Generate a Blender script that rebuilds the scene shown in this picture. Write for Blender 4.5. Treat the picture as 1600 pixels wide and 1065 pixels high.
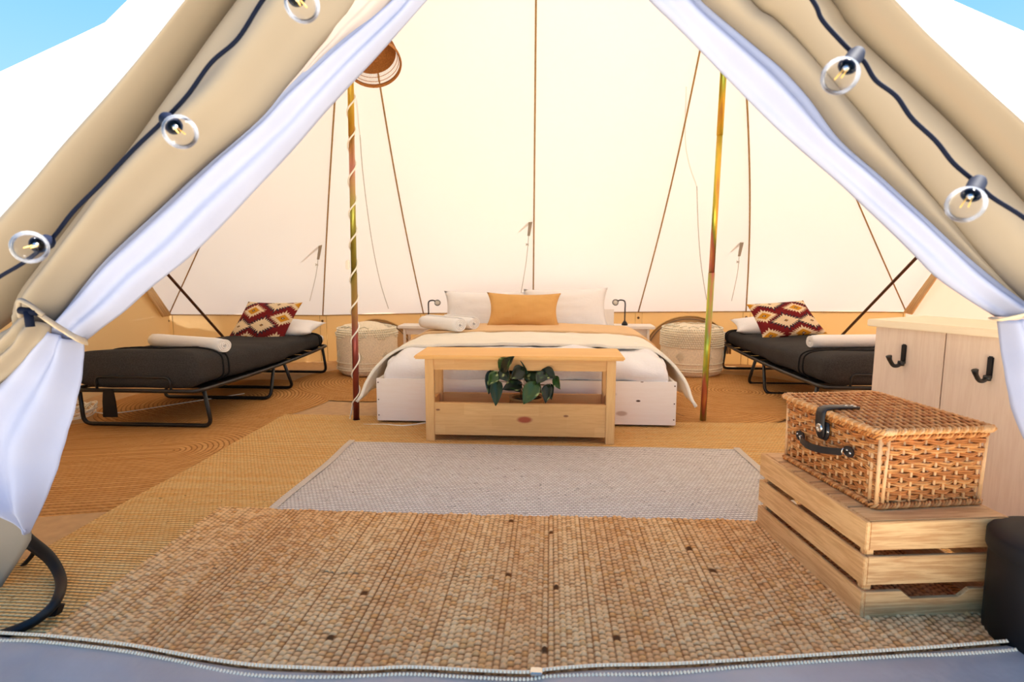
import bpy, bmesh, math, random
import numpy as np
from math import sin, cos, pi, radians, sqrt, atan2
from mathutils import Vector, Matrix, noise
random.seed(7); rng = np.random.default_rng(5)
scene = bpy.context.scene
for o in list(bpy.data.objects): bpy.data.objects.remove(o)
COL = scene.collection

# ------------------------------------------------------------------ camera
TH, PH, FPX = radians(3.8), radians(7.27), 909.0
CF = Vector((-sin(TH)*cos(PH), cos(TH)*cos(PH), -sin(PH)))
CR = Vector((cos(TH), sin(TH), 0)); CU = CR.cross(CF); CO = Vector((0, 0, 1.0))
cam = bpy.data.cameras.new('camera'); camo = bpy.data.objects.new('camera', cam); COL.objects.link(camo)
m = Matrix.Identity(4)
for i in range(3): m[i][0], m[i][1], m[i][2], m[i][3] = CR[i], CU[i], -CF[i], CO[i]
camo.matrix_world = m
cam.sensor_width = 36; cam.lens = FPX*36/1600; cam.clip_start = .05; cam.clip_end = 500
cam.dof.use_dof = True; cam.dof.focus_distance = 2.9; cam.dof.aperture_fstop = 3.6
scene.camera = camo
def ray(x, y): return CF+CR*((x-800)/FPX)-CU*((y-532.5)/FPX)
def D(x, y, Y): d = ray(x, y); return CO+d*(Y/d.y)          # point seen at pixel x,y lying Y metres into the tent
def H(x, y, z=0): d = ray(x, y); return CO+d*((z-1)/d.z)    # point seen at pixel x,y lying at height z

# ------------------------------------------------------------------ sky, sun, exposure
w = bpy.data.worlds.new('sky'); scene.world = w; w.use_nodes = True
nt = w.node_tree; nt.nodes.clear()
out = nt.nodes.new('ShaderNodeOutputWorld'); bg = nt.nodes.new('ShaderNodeBackground')
tc = nt.nodes.new('ShaderNodeTexCoord'); sx = nt.nodes.new('ShaderNodeSeparateXYZ'); rp = nt.nodes.new('ShaderNodeValToRGB')
nt.links.new(tc.outputs['Generated'], sx.inputs[0]); nt.links.new(sx.outputs[2], rp.inputs[0]); nt.links.new(rp.outputs[0], bg.inputs[0]); nt.links.new(bg.outputs[0], out.inputs[0])
e = rp.color_ramp.elements; e[0].position = 0; e[0].color = (.50, .74, .98, 1); e[1].position = .9; e[1].color = (.10, .32, .85, 1)
x = e.new(.45); x.color = (.13, .45, .93, 1)
bg.inputs[1].default_value = 0.5
sun = bpy.data.lights.new('sun', 'SUN'); sun.energy = 10.5; sun.angle = radians(.6); sun.color = (1, .96, .89)
suno = bpy.data.objects.new('sun', sun); COL.objects.link(suno)
sd = Vector((.48, .16, .86)).normalized()                    # towards the sun
suno.rotation_euler = sd.to_track_quat('Z', 'Y').to_euler(); suno.location = (2, 4, 12)
vs = scene.view_settings; vs.view_transform = 'Standard'; vs.look = 'None'; vs.gamma = 1; vs.exposure = 1.44
vs.use_curve_mapping = False
scene.cycles.max_bounces = 12; scene.cycles.diffuse_bounces = 7; scene.cycles.transmission_bounces = 8; scene.cycles.transparent_max_bounces = 12

# ------------------------------------------------------------------ node helpers
def srgb(r, g, b):
    f = lambda c: (c/255/12.92) if c/255 <= .04045 else ((c/255+.055)/1.055)**2.4
    return (f(r), f(g), f(b), 1)
class NM:
    def __init__(s, name, rough=.8, spec=.3):
        s.m = bpy.data.materials.new(name); s.m.use_nodes = True; s.t = s.m.node_tree
        s.b = s.t.nodes['Principled BSDF']; s.b.inputs['Roughness'].default_value = rough; s.b.inputs['Specular IOR Level'].default_value = spec
        s.tc = s.t.nodes.new('ShaderNodeTexCoord'); s.o = s.tc.outputs['Object']
    def n(s, t, **k):
        x = s.t.nodes.new(t)
        for a, v in k.items(): setattr(x, a, v)
        return x
    def L(s, a, b): s.t.links.new(a, b)
    def put(s, inp, v):
        if isinstance(v, bpy.types.NodeSocket): s.L(v, inp)
        else: inp.default_value = v
    def M(s, op, a, b=0.0, c=0.0):
        x = s.n('ShaderNodeMath', operation=op); s.put(x.inputs[0], a); s.put(x.inputs[1], b); s.put(x.inputs[2], c); return x.outputs[0]
    def xyz(s, v=None):
        x = s.n('ShaderNodeSeparateXYZ'); s.L(v or s.o, x.inputs[0]); return x.outputs
    def comb(s, a, b, c=0.0):
        x = s.n('ShaderNodeCombineXYZ'); s.put(x.inputs[0], a); s.put(x.inputs[1], b); s.put(x.inputs[2], c); return x.outputs[0]
    def noise(s, scale=5, detail=3, vec=None, stretch=None, rough=.5):
        v = vec or s.o
        if stretch:
            mp = s.n('ShaderNodeMapping'); mp.inputs['Scale'].default_value = stretch; s.L(v, mp.inputs[0]); v = mp.outputs[0]
        x = s.n('ShaderNodeTexNoise'); x.inputs['Scale'].default_value = scale; x.inputs['Detail'].default_value = detail; x.inputs['Roughness'].default_value = rough
        s.L(v, x.inputs['Vector']); return x.outputs[0]
    def ramp(s, f, stops):
        x = s.n('ShaderNodeValToRGB'); e = x.color_ramp.elements
        e[0].position, e[0].color = stops[0]; e[1].position, e[1].color = stops[-1]
        for p, c in stops[1:-1]: q = e.new(p); q.color = c
        s.L(f, x.inputs[0]); return x.outputs[0]
    def mix(s, f, a, b, mode='MIX'):
        x = s.n('ShaderNodeMix', data_type='RGBA', blend_type=mode); s.put(x.inputs[0], f); s.put(x.inputs[6], a); s.put(x.inputs[7], b); return x.outputs[2]
    def bump(s, h, dist=.002, strength=1):
        x = s.n('ShaderNodeBump'); x.inputs['Distance'].default_value = dist; x.inputs['Strength'].default_value = strength
        s.L(h, x.inputs['Height']); s.L(x.outputs[0], s.b.inputs['Normal']); return x.outputs[0]
    def col(s, v): s.put(s.b.inputs['Base Color'], v); return s
def simple(name, c, rough=.7, spec=.3, metal=0, nz=0, nscale=20, bump=0):
    k = NM(name, rough, spec); k.b.inputs['Metallic'].default_value = metal
    if nz:
        a = tuple(min(1, x*(1-nz)) for x in c[:3])+(1,); b = tuple(min(1, x*(1+nz)) for x in c[:3])+(1,)
        n_ = k.noise(nscale, 4); k.col(k.ramp(n_, [(.3, a), (.7, b)]))
        if bump: k.bump(n_, bump)
    else: k.col(c)
    return k.m
def fabric(name, c, c2=None, trans=0.0, transc=None, weave=900, wrinkle=.004, wscale=6, nz=.08, rough=.9):
    """woven cloth: base tint with soft variation, fine thread relief, light shining through when thin"""
    k = NM(name, rough, .15)
    c2 = c2 or tuple(min(1, x*(1+nz)) for x in c[:3])+(1,)
    n1 = k.noise(wscale, 4); base = k.mix(n1, c, c2); k.col(base)
    x = k.xyz(); t = k.M('ADD', k.M('SINE', k.M('MULTIPLY', x[0], weave)), k.M('ADD', k.M('SINE', k.M('MULTIPLY', x[2], weave)), k.M('SINE', k.M('MULTIPLY', x[1], weave))))
    h = k.M('ADD', k.M('MULTIPLY', t, .0002), k.M('MULTIPLY', n1, wrinkle)); nb = k.bump(h, 1.0)
    if trans:
        tr = k.n('ShaderNodeBsdfTranslucent'); k.put(tr.inputs[0], transc or c); k.L(nb, tr.inputs[1])
        mx = k.n('ShaderNodeMixShader'); mx.inputs[0].default_value = trans
        k.L(k.b.outputs[0], mx.inputs[1]); k.L(tr.outputs[0], mx.inputs[2]); k.L(mx.outputs[0], k.t.nodes['Material Output'].inputs[0])
    return k.m
def wood(name, base, dark, axis=0, scale=1.0, knots=(), plank=None, rough=.55, amount=.5, coord=None):
    """grain stretched along an axis; knots are (point, radius) in object space"""
    k = NM(name, rough, .35)
    st = [14*scale]*3; st[axis] = .9*scale
    info = k.n('ShaderNodeObjectInfo'); off = k.comb(k.M('MULTIPLY', info.outputs['Random'], 13.7), k.M('MULTIPLY', info.outputs['Random'], 7.3), k.M('MULTIPLY', info.outputs['Random'], 3.1))
    va = k.n('ShaderNodeVectorMath', operation='ADD'); k.L(k.o, va.inputs[0]); k.L(off, va.inputs[1])
    g = k.noise(2.2, 6, va.outputs[0], tuple(st), .6)
    bands = k.M('FRACT', k.M('MULTIPLY', g, 5.0)); g2 = k.M('ABSOLUTE', k.M('SUBTRACT', bands, .5))
    fine = k.noise(9, 3, va.outputs[0], tuple(q*2.2 for q in st))
    f = k.M('ADD', k.M('MULTIPLY', g2, amount), k.M('MULTIPLY', fine, .35))
    c = k.mix(k.M('MINIMUM', f, 1.0), base, dark)
    big = k.noise(1.6, 1, va.outputs[0], tuple(q*.3 for q in st)); c = k.mix(k.M('MULTIPLY', big, .35), c, dark)
    if plank:
        a, wd, ln = plank                                     # laminated staves: axis across, width, length along
        v = k.xyz(); r = k.M('FLOOR', k.M('DIVIDE', v[a], wd)); q = k.M('FLOOR', k.M('ADD', k.M('DIVIDE', v[axis], ln), k.M('MULTIPLY', r, .37)))
        wn = k.n('ShaderNodeTexWhiteNoise', noise_dimensions='2D'); k.L(k.comb(r, q), wn.inputs['Vector'])
        c = k.mix(k.M('MULTIPLY', wn.outputs[0], .3), c, dark)
    for (kp, kr, kc) in knots:
        d = k.n('ShaderNodeVectorMath', operation='SUBTRACT'); k.L(k.o, d.inputs[0]); d.inputs[1].default_value = kp
        s_ = k.n('ShaderNodeVectorMath', operation='MULTIPLY'); k.L(d.outputs[0], s_.inputs[0]); sc = [1, 1, 1]; sc[axis] = .45; s_.inputs[1].default_value = sc
        ln_ = k.n('ShaderNodeVectorMath', operation='LENGTH'); k.L(s_.outputs[0], ln_.inputs[0])
        mk = k.n('ShaderNodeMapRange', interpolation_type='SMOOTHSTEP'); k.L(ln_.outputs['Value'], mk.inputs[0]); mk.inputs[1].default_value = kr*.5; mk.inputs[2].default_value = kr; mk.inputs[3].default_value = 1; mk.inputs[4].default_value = 0
        c = k.mix(mk.outputs[0], c, kc)
    k.col(c); k.bump(g, .0015, .5); return k.m
def jute(name, lo, hi, dark, px, py, polar=None, relief=.003, streak=0.5, gap=.35):
    """rows of yarn loops; polar=(ax, ay) winds the rows round the rug's centre"""
    k = NM(name, .95, .1); v = k.xyz(); X, Y = v[0], v[1]
    wob = k.noise(3, 2); 
    if polar:
        hs, rot = polar                                       # half length of the straight middle
        xs = k.M('SUBTRACT', k.M('ABSOLUTE', X), hs); xs = k.M('MAXIMUM', xs, 0.0)
        r = k.M('SQRT', k.M('ADD', k.M('MULTIPLY', xs, xs), k.M('MULTIPLY', Y, Y)))
        a = k.M('ARCTAN2', Y, X); X, Y = k.M('MULTIPLY', a, k.M('MAXIMUM', r, .05)), k.M('ADD', r, k.M('MULTIPLY', wob, .012))
    else: Y = k.M('ADD', Y, k.M('MULTIPLY', wob, .01))
    ry = k.M('DIVIDE', Y, py); row = k.M('FLOOR', ry)
    rx = k.M('ADD', k.M('DIVIDE', X, px), k.M('MULTIPLY', row, .5)); cell = k.M('FLOOR', rx)
    hx = k.M('SINE', k.M('MULTIPLY', k.M('FRACT', rx), pi)); hy = k.M('SINE', k.M('MULTIPLY', k.M('FRACT', ry), pi))
    h = k.M('POWER', k.M('MULTIPLY', k.M('ADD', k.M('MULTIPLY', hx, .6), .4), hy), .6)
    wn = k.n('ShaderNodeTexWhiteNoise', noise_dimensions='2D'); k.L(k.comb(cell, row), wn.inputs['Vector'])
    rowr = k.n('ShaderNodeTexWhiteNoise', noise_dimensions='1D'); k.L(row, rowr.inputs['W'])
    f = k.M('ADD', k.M('MULTIPLY', wn.outputs[0], 1-streak), k.M('MULTIPLY', rowr.outputs[0], streak))
    c = k.mix(f, lo, hi)
    patches = k.noise(1.7, 4); c = k.mix(k.M('MULTIPLY', patches, .4), c, lo)
    sp = k.noise(60, 2); c = k.mix(k.M('MULTIPLY', k.M('GREATER_THAN', sp, .7), .5), c, dark)
    g = k.n('ShaderNodeMapRange'); k.L(h, g.inputs[0]); g.inputs[1].default_value = 0; g.inputs[2].default_value = gap; g.inputs[3].default_value = 1; g.inputs[4].default_value = 0
    c = k.mix(g.outputs[0], c, dark); k.col(c); k.bump(h, relief, 1); return k.m  # gap colour between loops: part dark yarn, part painted crevice shade
def vcol(name, rough=.9, attr='tint', bump=0, bscale=400, spec=.15):
    k = NM(name, rough, spec); a = k.n('ShaderNodeAttribute', attribute_name=attr); n_ = k.noise(bscale, 2)
    k.col(k.mix(k.M('MULTIPLY', n_, .12), a.outputs[0], (0, 0, 0, 1), 'MIX') if bump else a.outputs[0])
    if bump: k.bump(n_, bump)
    return k.m

# ------------------------------------------------------------------ object helpers
def link(o, parent=None):
    COL.objects.link(o)
    if parent is not None:
        o.parent = parent; o.matrix_parent_inverse = parent.matrix_basis.inverted()
    return o
def tag(o, label=None, cat=None, group=None, kind=None):
    if label: o['label'] = label
    if cat: o['category'] = cat
    if group: o['group'] = group
    if kind: o['kind'] = kind
    return o
def thing(name, loc, label, cat, group=None, rz=0):
    o = bpy.data.objects.new(name, None); o.location = loc; o.rotation_euler = (0, 0, rz); o.empty_display_size = .1
    COL.objects.link(o); o.matrix_basis; return tag(o, label, cat, group)
def mesh(name, vs, fs, mat, parent=None, smooth=True, colors=None, world=None):
    me = bpy.data.meshes.new(name); me.from_pydata([tuple(v) for v in vs], [], fs); me.update()
    if smooth: me.polygons.foreach_set('use_smooth', [True]*len(me.polygons))
    if colors is not None:
        a = me.color_attributes.new('tint', 'FLOAT_COLOR', 'POINT'); a.data.foreach_set('color', np.asarray(colors, dtype=np.float32).reshape(-1))
    me.materials.append(mat); o = bpy.data.objects.new(name, me)
    if world is not None: o.matrix_basis = world
    return link(o, parent)
def recenter(o):
    """put a top-level mesh's origin at its base, keeping it where it stands"""
    me = o.data; n = len(me.vertices); c = np.empty(n*3); me.vertices.foreach_get('co', c); c = c.reshape(-1, 3)
    p = np.array([(c[:, 0].min()+c[:, 0].max())/2, (c[:, 1].min()+c[:, 1].max())/2, c[:, 2].min()])
    me.vertices.foreach_set('co', (c-p).reshape(-1)); me.update(); o.location = o.matrix_basis @ Vector(p); return o
def bx(name, lo, hi, mat, parent=None, bev=.003, rot=None, smooth=False):
    """bevelled box between two corners; rot = matrix applied about the origin of its corners"""
    bm = bmesh.new(); bmesh.ops.create_cube(bm, size=1)
    lo, hi = Vector(lo), Vector(hi)
    for v in bm.verts: v.co = Vector((lo[i]+(hi[i]-lo[i])*(v.co[i]+.5) for i in range(3)))
    if bev: bmesh.ops.bevel(bm, geom=bm.edges[:]+bm.verts[:], offset=min(bev, .45*min(hi[i]-lo[i] for i in range(3))), segments=2, affect='EDGES')
    me = bpy.data.meshes.new(name); bm.to_mesh(me); bm.free(); me.materials.append(mat)
    o = bpy.data.objects.new(name, me)
    if rot is not None: o.matrix_basis = rot
    return link(o, parent)
def prism(name, pts, z0, z1, mat, parent=None, world=None, bev=0):
    """extrude a 2D outline from z0 to z1"""
    bm = bmesh.new(); b = [bm.verts.new((p[0], p[1], z0)) for p in pts]; f = bm.faces.new(b)
    r = bmesh.ops.extrude_face_region(bm, geom=[f]); 
    for v in r['geom']:
        if isinstance(v, bmesh.types.BMVert): v.co.z = z1
    bmesh.ops.recalc_face_normals(bm, faces=bm.faces[:])
    if bev: bmesh.ops.bevel(bm, geom=bm.edges[:], offset=bev, segments=1, affect='EDGES')
    me = bpy.data.meshes.new(name); bm.to_mesh(me); bm.free(); me.materials.append(mat); o = bpy.data.objects.new(name, me)
    if world is not None: o.matrix_basis = world
    return link(o, parent)
def smoothpath(pts, n=8):
    """Catmull-Rom through pts"""
    P = [Vector(p) for p in pts]; Q = []
    for i in range(len(P)-1):
        a = P[max(i-1, 0)]; b = P[i]; c = P[i+1]; d = P[min(i+2, len(P)-1)]
        for j in range(n):
            t = j/n; Q.append(.5*((2*b)+(c-a)*t+(2*a-5*b+4*c-d)*t*t+(3*b-a-3*c+d)*t**3))
    Q.append(P[-1]); return Q
def roundpath(pts, r, n=5, closed=False):
    """polyline with rounded corners (bent tube)"""
    P = [Vector(p) for p in pts]; Q = [] if closed else [P[0]]
    rng_ = range(len(P)) if closed else range(1, len(P)-1)
    for i in rng_:
        a, b, c = P[i-1], P[i], P[(i+1) % len(P)]; u = (a-b); v = (c-b); rr = min(r, u.length*.45, v.length*.45)
        s, t = b+u.normalized()*rr, b+v.normalized()*rr
        for j in range(n+1):
            k = j/n; Q.append((1-k)**2*s+2*k*(1-k)*b+k*k*t)
    if not closed: Q.append(P[-1])
    return Q
def tube_data(P, r, seg=8, closed=False, flat=None):
    vs, fs = [], []; n = len(P); P = [Vector(p) for p in P]
    up = Vector((0, 0, 1)); prev = None
    for i in range(n):
        t = ((P[(i+1) % n] if (closed or i < n-1) else P[i])-(P[i-1] if (closed or i > 0) else P[i])).normalized()
        if prev is None: a = t.cross(up if abs(t.z) < .9 else Vector((1, 0, 0))).normalized()
        else: a = (prev-t*prev.dot(t)).normalized()
        prev = a; b = t.cross(a); rr = r(i/(n-1)) if callable(r) else r; r2 = rr*(flat or 1)
        for k in range(seg): q = 2*pi*k/seg; vs.append(P[i]+a*(rr*cos(q))+b*(r2*sin(q)))
    m_ = n if closed else n-1
    for i in range(m_):
        j = (i+1) % n
        for k in range(seg): l = (k+1) % seg; fs.append((i*seg+k, i*seg+l, j*seg+l, j*seg+k))
    if not closed: fs.append(tuple(range(seg))[::-1]); fs.append(tuple((n-1)*seg+k for k in range(seg)))
    return vs, fs
def tube(name, P, r, mat, parent=None, seg=8, closed=False, flat=None):
    vs, fs = tube_data(P, r, seg, closed, flat); return mesh(name, vs, fs, mat, parent)
class Join:
    def __init__(s): s.v, s.f, s.c = [], [], []
    def add(s, vs, fs, c=None):
        o = len(s.v); s.v += list(vs); s.f += [tuple(i+o for i in f) for f in fs]
        if c is not None: s.c += [c]*len(vs)
    def out(s, name, mat, parent=None, smooth=True): return mesh(name, s.v, s.f, mat, parent, smooth, s.c or None)
def lathe_data(prof, seg=32, c=(0, 0, 0), R=None):
    vs, fs = [], []
    for (r, z) in prof:
        for k in range(seg):
            a = 2*pi*k/seg; p = Vector((r*cos(a), r*sin(a), z)); vs.append((R @ p if R else p)+Vector(c))
    for i in range(len(prof)-1):
        for k in range(seg): l = (k+1) % seg; fs.append((i*seg+k, i*seg+l, (i+1)*seg+l, (i+1)*seg+k))
    return vs, fs
def lathe(name, prof, mat, parent=None, seg=32, c=(0, 0, 0), R=None, smooth=True):
    vs, fs = lathe_data(prof, seg, c, R); return mesh(name, vs, fs, mat, parent, smooth)
def grid(name, fn, nu, nv, mat, parent=None, colfn=None, solid=0, closed_u=False, world=None, smooth=True):
    vs = [fn(i/nu, j/nv) for j in range(nv+1) for i in range(nu+1)]
    fs = [(j*(nu+1)+i, j*(nu+1)+i+1, (j+1)*(nu+1)+i+1, (j+1)*(nu+1)+i) for j in range(nv) for i in range(nu)]
    cs = [colfn(i/nu, j/nv) for j in range(nv+1) for i in range(nu+1)] if colfn else None
    o = mesh(name, vs, fs, mat, parent, smooth, cs, world)
    if solid: md = o.modifiers.new('thick', 'SOLIDIFY'); md.thickness = solid; md.offset = 0
    return o
def nz(p, s=1.0): return noise.noise(Vector(p)*s)
def basis(o, xa, ya, za=None):
    xa, ya = Vector(xa).normalized(), Vector(ya); za = xa.cross(ya).normalized(); ya = za.cross(xa)
    M_ = Matrix.Identity(4)
    for i in range(3): M_[i][0], M_[i][1], M_[i][2], M_[i][3] = xa[i], ya[i], za[i], o[i]
    return M_

# ------------------------------------------------------------------ materials
M_roof = fabric('roof_canvas', srgb(250, 245, 234), srgb(252, 248, 238), trans=.065, transc=(.925, .885, .845, 1), wrinkle=.0015, wscale=2.5, weave=0)
M_wall = fabric('wall_canvas', srgb(228, 196, 146), srgb(234, 204, 156), trans=.10, transc=srgb(225, 170, 95), wrinkle=.006, wscale=3, weave=0)
M_pink = fabric('side_door_canvas', srgb(226, 200, 182), srgb(234, 208, 190), trans=.16, transc=srgb(236, 200, 178), wrinkle=.006, wscale=3, weave=0)
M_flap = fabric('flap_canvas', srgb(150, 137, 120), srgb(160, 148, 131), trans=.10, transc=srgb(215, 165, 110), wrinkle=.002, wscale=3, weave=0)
M_curtain = fabric('curtain_cotton', srgb(172, 178, 204), srgb(182, 188, 212), trans=.2, transc=srgb(190, 198, 226), wrinkle=.004, wscale=7, weave=0)
M_net = fabric('inner_lining', srgb(220, 204, 192), trans=.2, transc=srgb(220, 205, 195), wrinkle=.004, weave=0)
M_seam = simple('seam_webbing', srgb(170, 136, 84), .8, nz=.15)
M_cord = simple('grey_cord', srgb(190, 182, 168), .8)
M_whitecord = simple('white_cable', srgb(250, 244, 230), .5)
M_black = simple('black_metal', srgb(17, 16, 17), .4, .5, nz=.1)
M_blackp = simple('black_plastic', srgb(14, 14, 17), .55, .3)
M_navy = simple('navy_plastic', srgb(16, 22, 40), .7, .08)
M_leather = simple('black_leather', srgb(30, 27, 28), .45, .5, nz=.2, nscale=200, bump=.0003)
M_chrome = simple('steel', srgb(215, 212, 205), .25, .5, metal=1)
M_white = fabric('white_linen', srgb(240, 238, 238), srgb(246, 244, 244), wrinkle=.006, wscale=5)
M_duvet = fabric('white_duvet', srgb(238, 236, 238), srgb(245, 243, 244), wrinkle=.012, wscale=6)
M_quilt = fabric('oatmeal_linen', srgb(238, 231, 216), srgb(244, 238, 224), wrinkle=.008, wscale=7)
M_throw = fabric('apricot_throw', srgb(226, 188, 142), srgb(232, 196, 152), wrinkle=.004, wscale=10, weave=600)
M_mustard = fabric('mustard_corduroy', srgb(214, 164, 98), srgb(222, 174, 110), wrinkle=.004, wscale=8, weave=500)
M_towel = simple('towel_terry', srgb(244, 242, 240), .95, .1, nz=.04, nscale=250, bump=.002)
M_pouf = simple('macrame_cotton', srgb(240, 226, 200), .95, .1, nz=.12, nscale=90, bump=.003)
M_tuft = simple('cotton_tufts', srgb(248, 238, 216), .95, .1, nz=.12, nscale=150, bump=.004)
M_charcoal = NM('charcoal_felt', .95, .1)
_n = M_charcoal.noise(140, 4); _b = M_charcoal.noise(4, 3)
M_charcoal.col(M_charcoal.mix(_b, M_charcoal.ramp(_n, [(.3, srgb(42, 40, 40)), (.72, srgb(76, 73, 71))]), srgb(56, 54, 53))); M_charcoal.bump(M_charcoal.M('ADD', M_charcoal.M('MULTIPLY', _n, .12), _b), .006); M_charcoal = M_charcoal.m
M_stitch = simple('black_piping', srgb(28, 26, 26), .9)
M_pine = wood('pine', srgb(248, 202, 136), srgb(214, 152, 84), 0, 1.0, plank=(2, .042, .5))
M_pinez = wood('pine_upright', srgb(248, 204, 138), srgb(216, 156, 88), 2, 1.0)
M_crate = wood('crate_pine', srgb(250, 208, 146), srgb(196, 134, 74), 1, 1.3, amount=1.0)
M_cratex = wood('crate_pine_short', srgb(250, 208, 146), srgb(184, 120, 64), 0, 1.3, amount=1.1)
M_ww = wood('whitewashed_board', srgb(253, 247, 240), srgb(240, 226, 212), 0, .8, amount=.35,
            knots=[((.70, 0, .15), .008, srgb(70, 45, 30)), ((.60, 0, .07), .02, srgb(200, 180, 165)), ((.53, 0, .19), .02, srgb(205, 186, 170)), ((.72, 0, .27), .006, srgb(110, 80, 60))])
M_wwz = wood('whitewashed_panel', srgb(240, 222, 202), srgb(212, 184, 160), 2, .9, amount=.5)
M_lid = wood('cabinet_lid_wood', srgb(250, 238, 214), srgb(236, 214, 172), 0, .8, amount=.3)
M_wicker = [simple('willow_%d' % i, c, .5, .4, nz=.18, nscale=60) for i, c in enumerate([srgb(196, 128, 66), srgb(178, 108, 50), srgb(212, 150, 88), srgb(188, 118, 60)])]
M_stake = simple('willow_stake', srgb(224, 176, 124), .5, .4, nz=.12, nscale=60)
M_rattan = simple('rattan', srgb(176, 116, 58), .7, .3, nz=.25, nscale=120, bump=.001)
M_gold = jute("golden_jute", srgb(246, 186, 110), srgb(255, 220, 154), srgb(112, 70, 32), .018, .016, relief=.010, gap=.72)
M_spir = jute('braided_jute', srgb(190, 134, 76), srgb(218, 166, 104), srgb(124, 80, 42), .024, .027, polar=(.0, 0), relief=.005, streak=.5, gap=.7)
M_oval = jute('oval_braided_jute', srgb(190, 134, 76), srgb(218, 166, 104), srgb(124, 80, 42), .024, .027, polar=(.28, 0), relief=.005, streak=.5, gap=.7)
M_grey = jute('grey_flatweave', srgb(226, 214, 204), srgb(246, 238, 230), srgb(34, 30, 32), .017, .017, relief=.005, streak=.2, gap=.82)
M_greyedge = simple('rug_binding', srgb(206, 192, 176), .95, nz=.08, nscale=200, bump=.002)
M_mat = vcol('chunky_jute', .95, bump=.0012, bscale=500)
M_ground = simple('dry_grass', srgb(206, 192, 166), .95, nz=.3, nscale=8)
M_sheet = NM('groundsheet', .32, .5); _n = M_sheet.noise(2.5, 5); M_sheet.col(M_sheet.ramp(_n, [(.3, srgb(160, 148, 142)), (.7, srgb(182, 170, 162))])); M_sheet.bump(_n, .03); M_sheet = M_sheet.m
M_floor = simple('floor_pvc', srgb(190, 150, 105), .6, nz=.1)
M_zip = simple('zip_coil', srgb(250, 232, 200), .5)
M_kilim = vcol('kilim_weave', .95, bump=.001, bscale=350)
M_leaf = vcol('pothos_leaf', .35, spec=.5)
M_stem = simple('plant_stem', srgb(120, 84, 50), .6)
M_seagrass = simple('seagrass_pot', srgb(166, 122, 72), .9, nz=.35, nscale=160, bump=.003)
M_soil = simple('soil', srgb(52, 38, 28), .95)
M_fil = simple('filament', srgb(255, 196, 96), .4)
_g = NM('bulb_glass'); _t = _g.n('ShaderNodeBsdfTransparent'); _t.inputs[0].default_value = (.97, .97, .98, 1); _gl = _g.n('ShaderNodeBsdfGlossy'); _gl.inputs['Roughness'].default_value = .03
_lw = _g.n('ShaderNodeLayerWeight'); _lw.inputs[0].default_value = .22; _df = _g.n('ShaderNodeBsdfTranslucent'); _df.inputs[0].default_value = (.6, .63, .7, 1); _m2 = _g.n('ShaderNodeMixShader'); _m2.inputs[0].default_value = .22; _g.L(_gl.outputs[0], _m2.inputs[1]); _g.L(_df.outputs[0], _m2.inputs[2]); _mx = _g.n('ShaderNodeMixShader'); _g.L(_lw.outputs['Fresnel'], _mx.inputs[0]); _g.L(_t.outputs[0], _mx.inputs[1]); _g.L(_m2.outputs[0], _mx.inputs[2]); _g.L(_mx.outputs[0], _g.t.nodes['Material Output'].inputs[0]); M_glass = _g.m  # pale translucent rim stands in for light refracted by the glass
_p = NM('passivated_steel', .28, .5); _p.b.inputs['Metallic'].default_value = .75
_z = _p.xyz(); _f = _p.M('ADD', _p.M('MULTIPLY', _p.noise(1.2, 3, stretch=(6, 6, .9)), 1.3), _p.M('MULTIPLY', _z[2], .12))
_p.col(_p.ramp(_f, [(.40, srgb(190, 150, 60)), (.55, srgb(196, 116, 96)), (.66, srgb(232, 190, 70)), (.76, srgb(150, 170, 70)), (.85, srgb(196, 112, 100)), (1., srgb(236, 196, 84))])); M_pole = _p.m
_p = NM('reddish_steel', .3, .5); _p.b.inputs['Metallic'].default_value = .7
_f = _p.noise(1.2, 3, stretch=(6, 6, .8)); _z = _p.xyz(); _f = _p.M('ADD', _p.M('MULTIPLY', _z[2], .42), _p.M('MULTIPLY', _f, .35))
_p.col(_p.ramp(_f, [(.10, srgb(112, 44, 38)), (.42, srgb(150, 78, 70)), (.60, srgb(150, 136, 56)), (.70, srgb(170, 170, 76)), (.82, srgb(196, 130, 112)), (.95, srgb(216, 170, 60)), (1, srgb(230, 196, 80))])); M_pole2 = _p.m
M_rod = simple('dark_bronze_rod', srgb(92, 60, 40), .35, .5, metal=.5, nz=.2)

# ================================================================== STRUCTURE
# ground outside and floor inside the tent
o = mesh('ground', [(-60, -60, -.03), (60, -60, -.03), (60, 80, -.03), (-60, 80, -.03)], [(0, 1, 2, 3)], M_ground); tag(o, kind='structure')
A = D(548, -175, 3.70); B = D(1142, -172, 3.70); MID = (A+B)/2
SL = D(-15, 120, 3.5); SR = D(1725, 102, 3.5); P0 = D(801, -575, 1.50)
corn = [D(265, 491, 5.45), D(505, 492, 6.0), D(662, 489, 6.12), D(833, 488, 6.18), D(997, 487, 6.14), D(1165, 486, 6.08), D(1415, 487, 5.6)]
EL = D(-560, 765, 1.80); ER = D(2200, 684, 1.85)
def footof(a, b):                                             # where the door frame leg through two of its points meets the ground
    d = b-a; return a+d*(-a.z/d.z)
DL = footof(P0, D(0, 361, 1.47)); DR = footof(P0, D(1600, 212, 1.47))
base = [DL, Vector((EL.x, EL.y, 0))]+[Vector((c.x, c.y, 0)) for c in corn]+[Vector((ER.x, ER.y, 0)), DR]
fl = prism('floor', [(p.x, p.y) for p in base], -.02, 0, M_floor); tag(fl, kind='structure')

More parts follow.
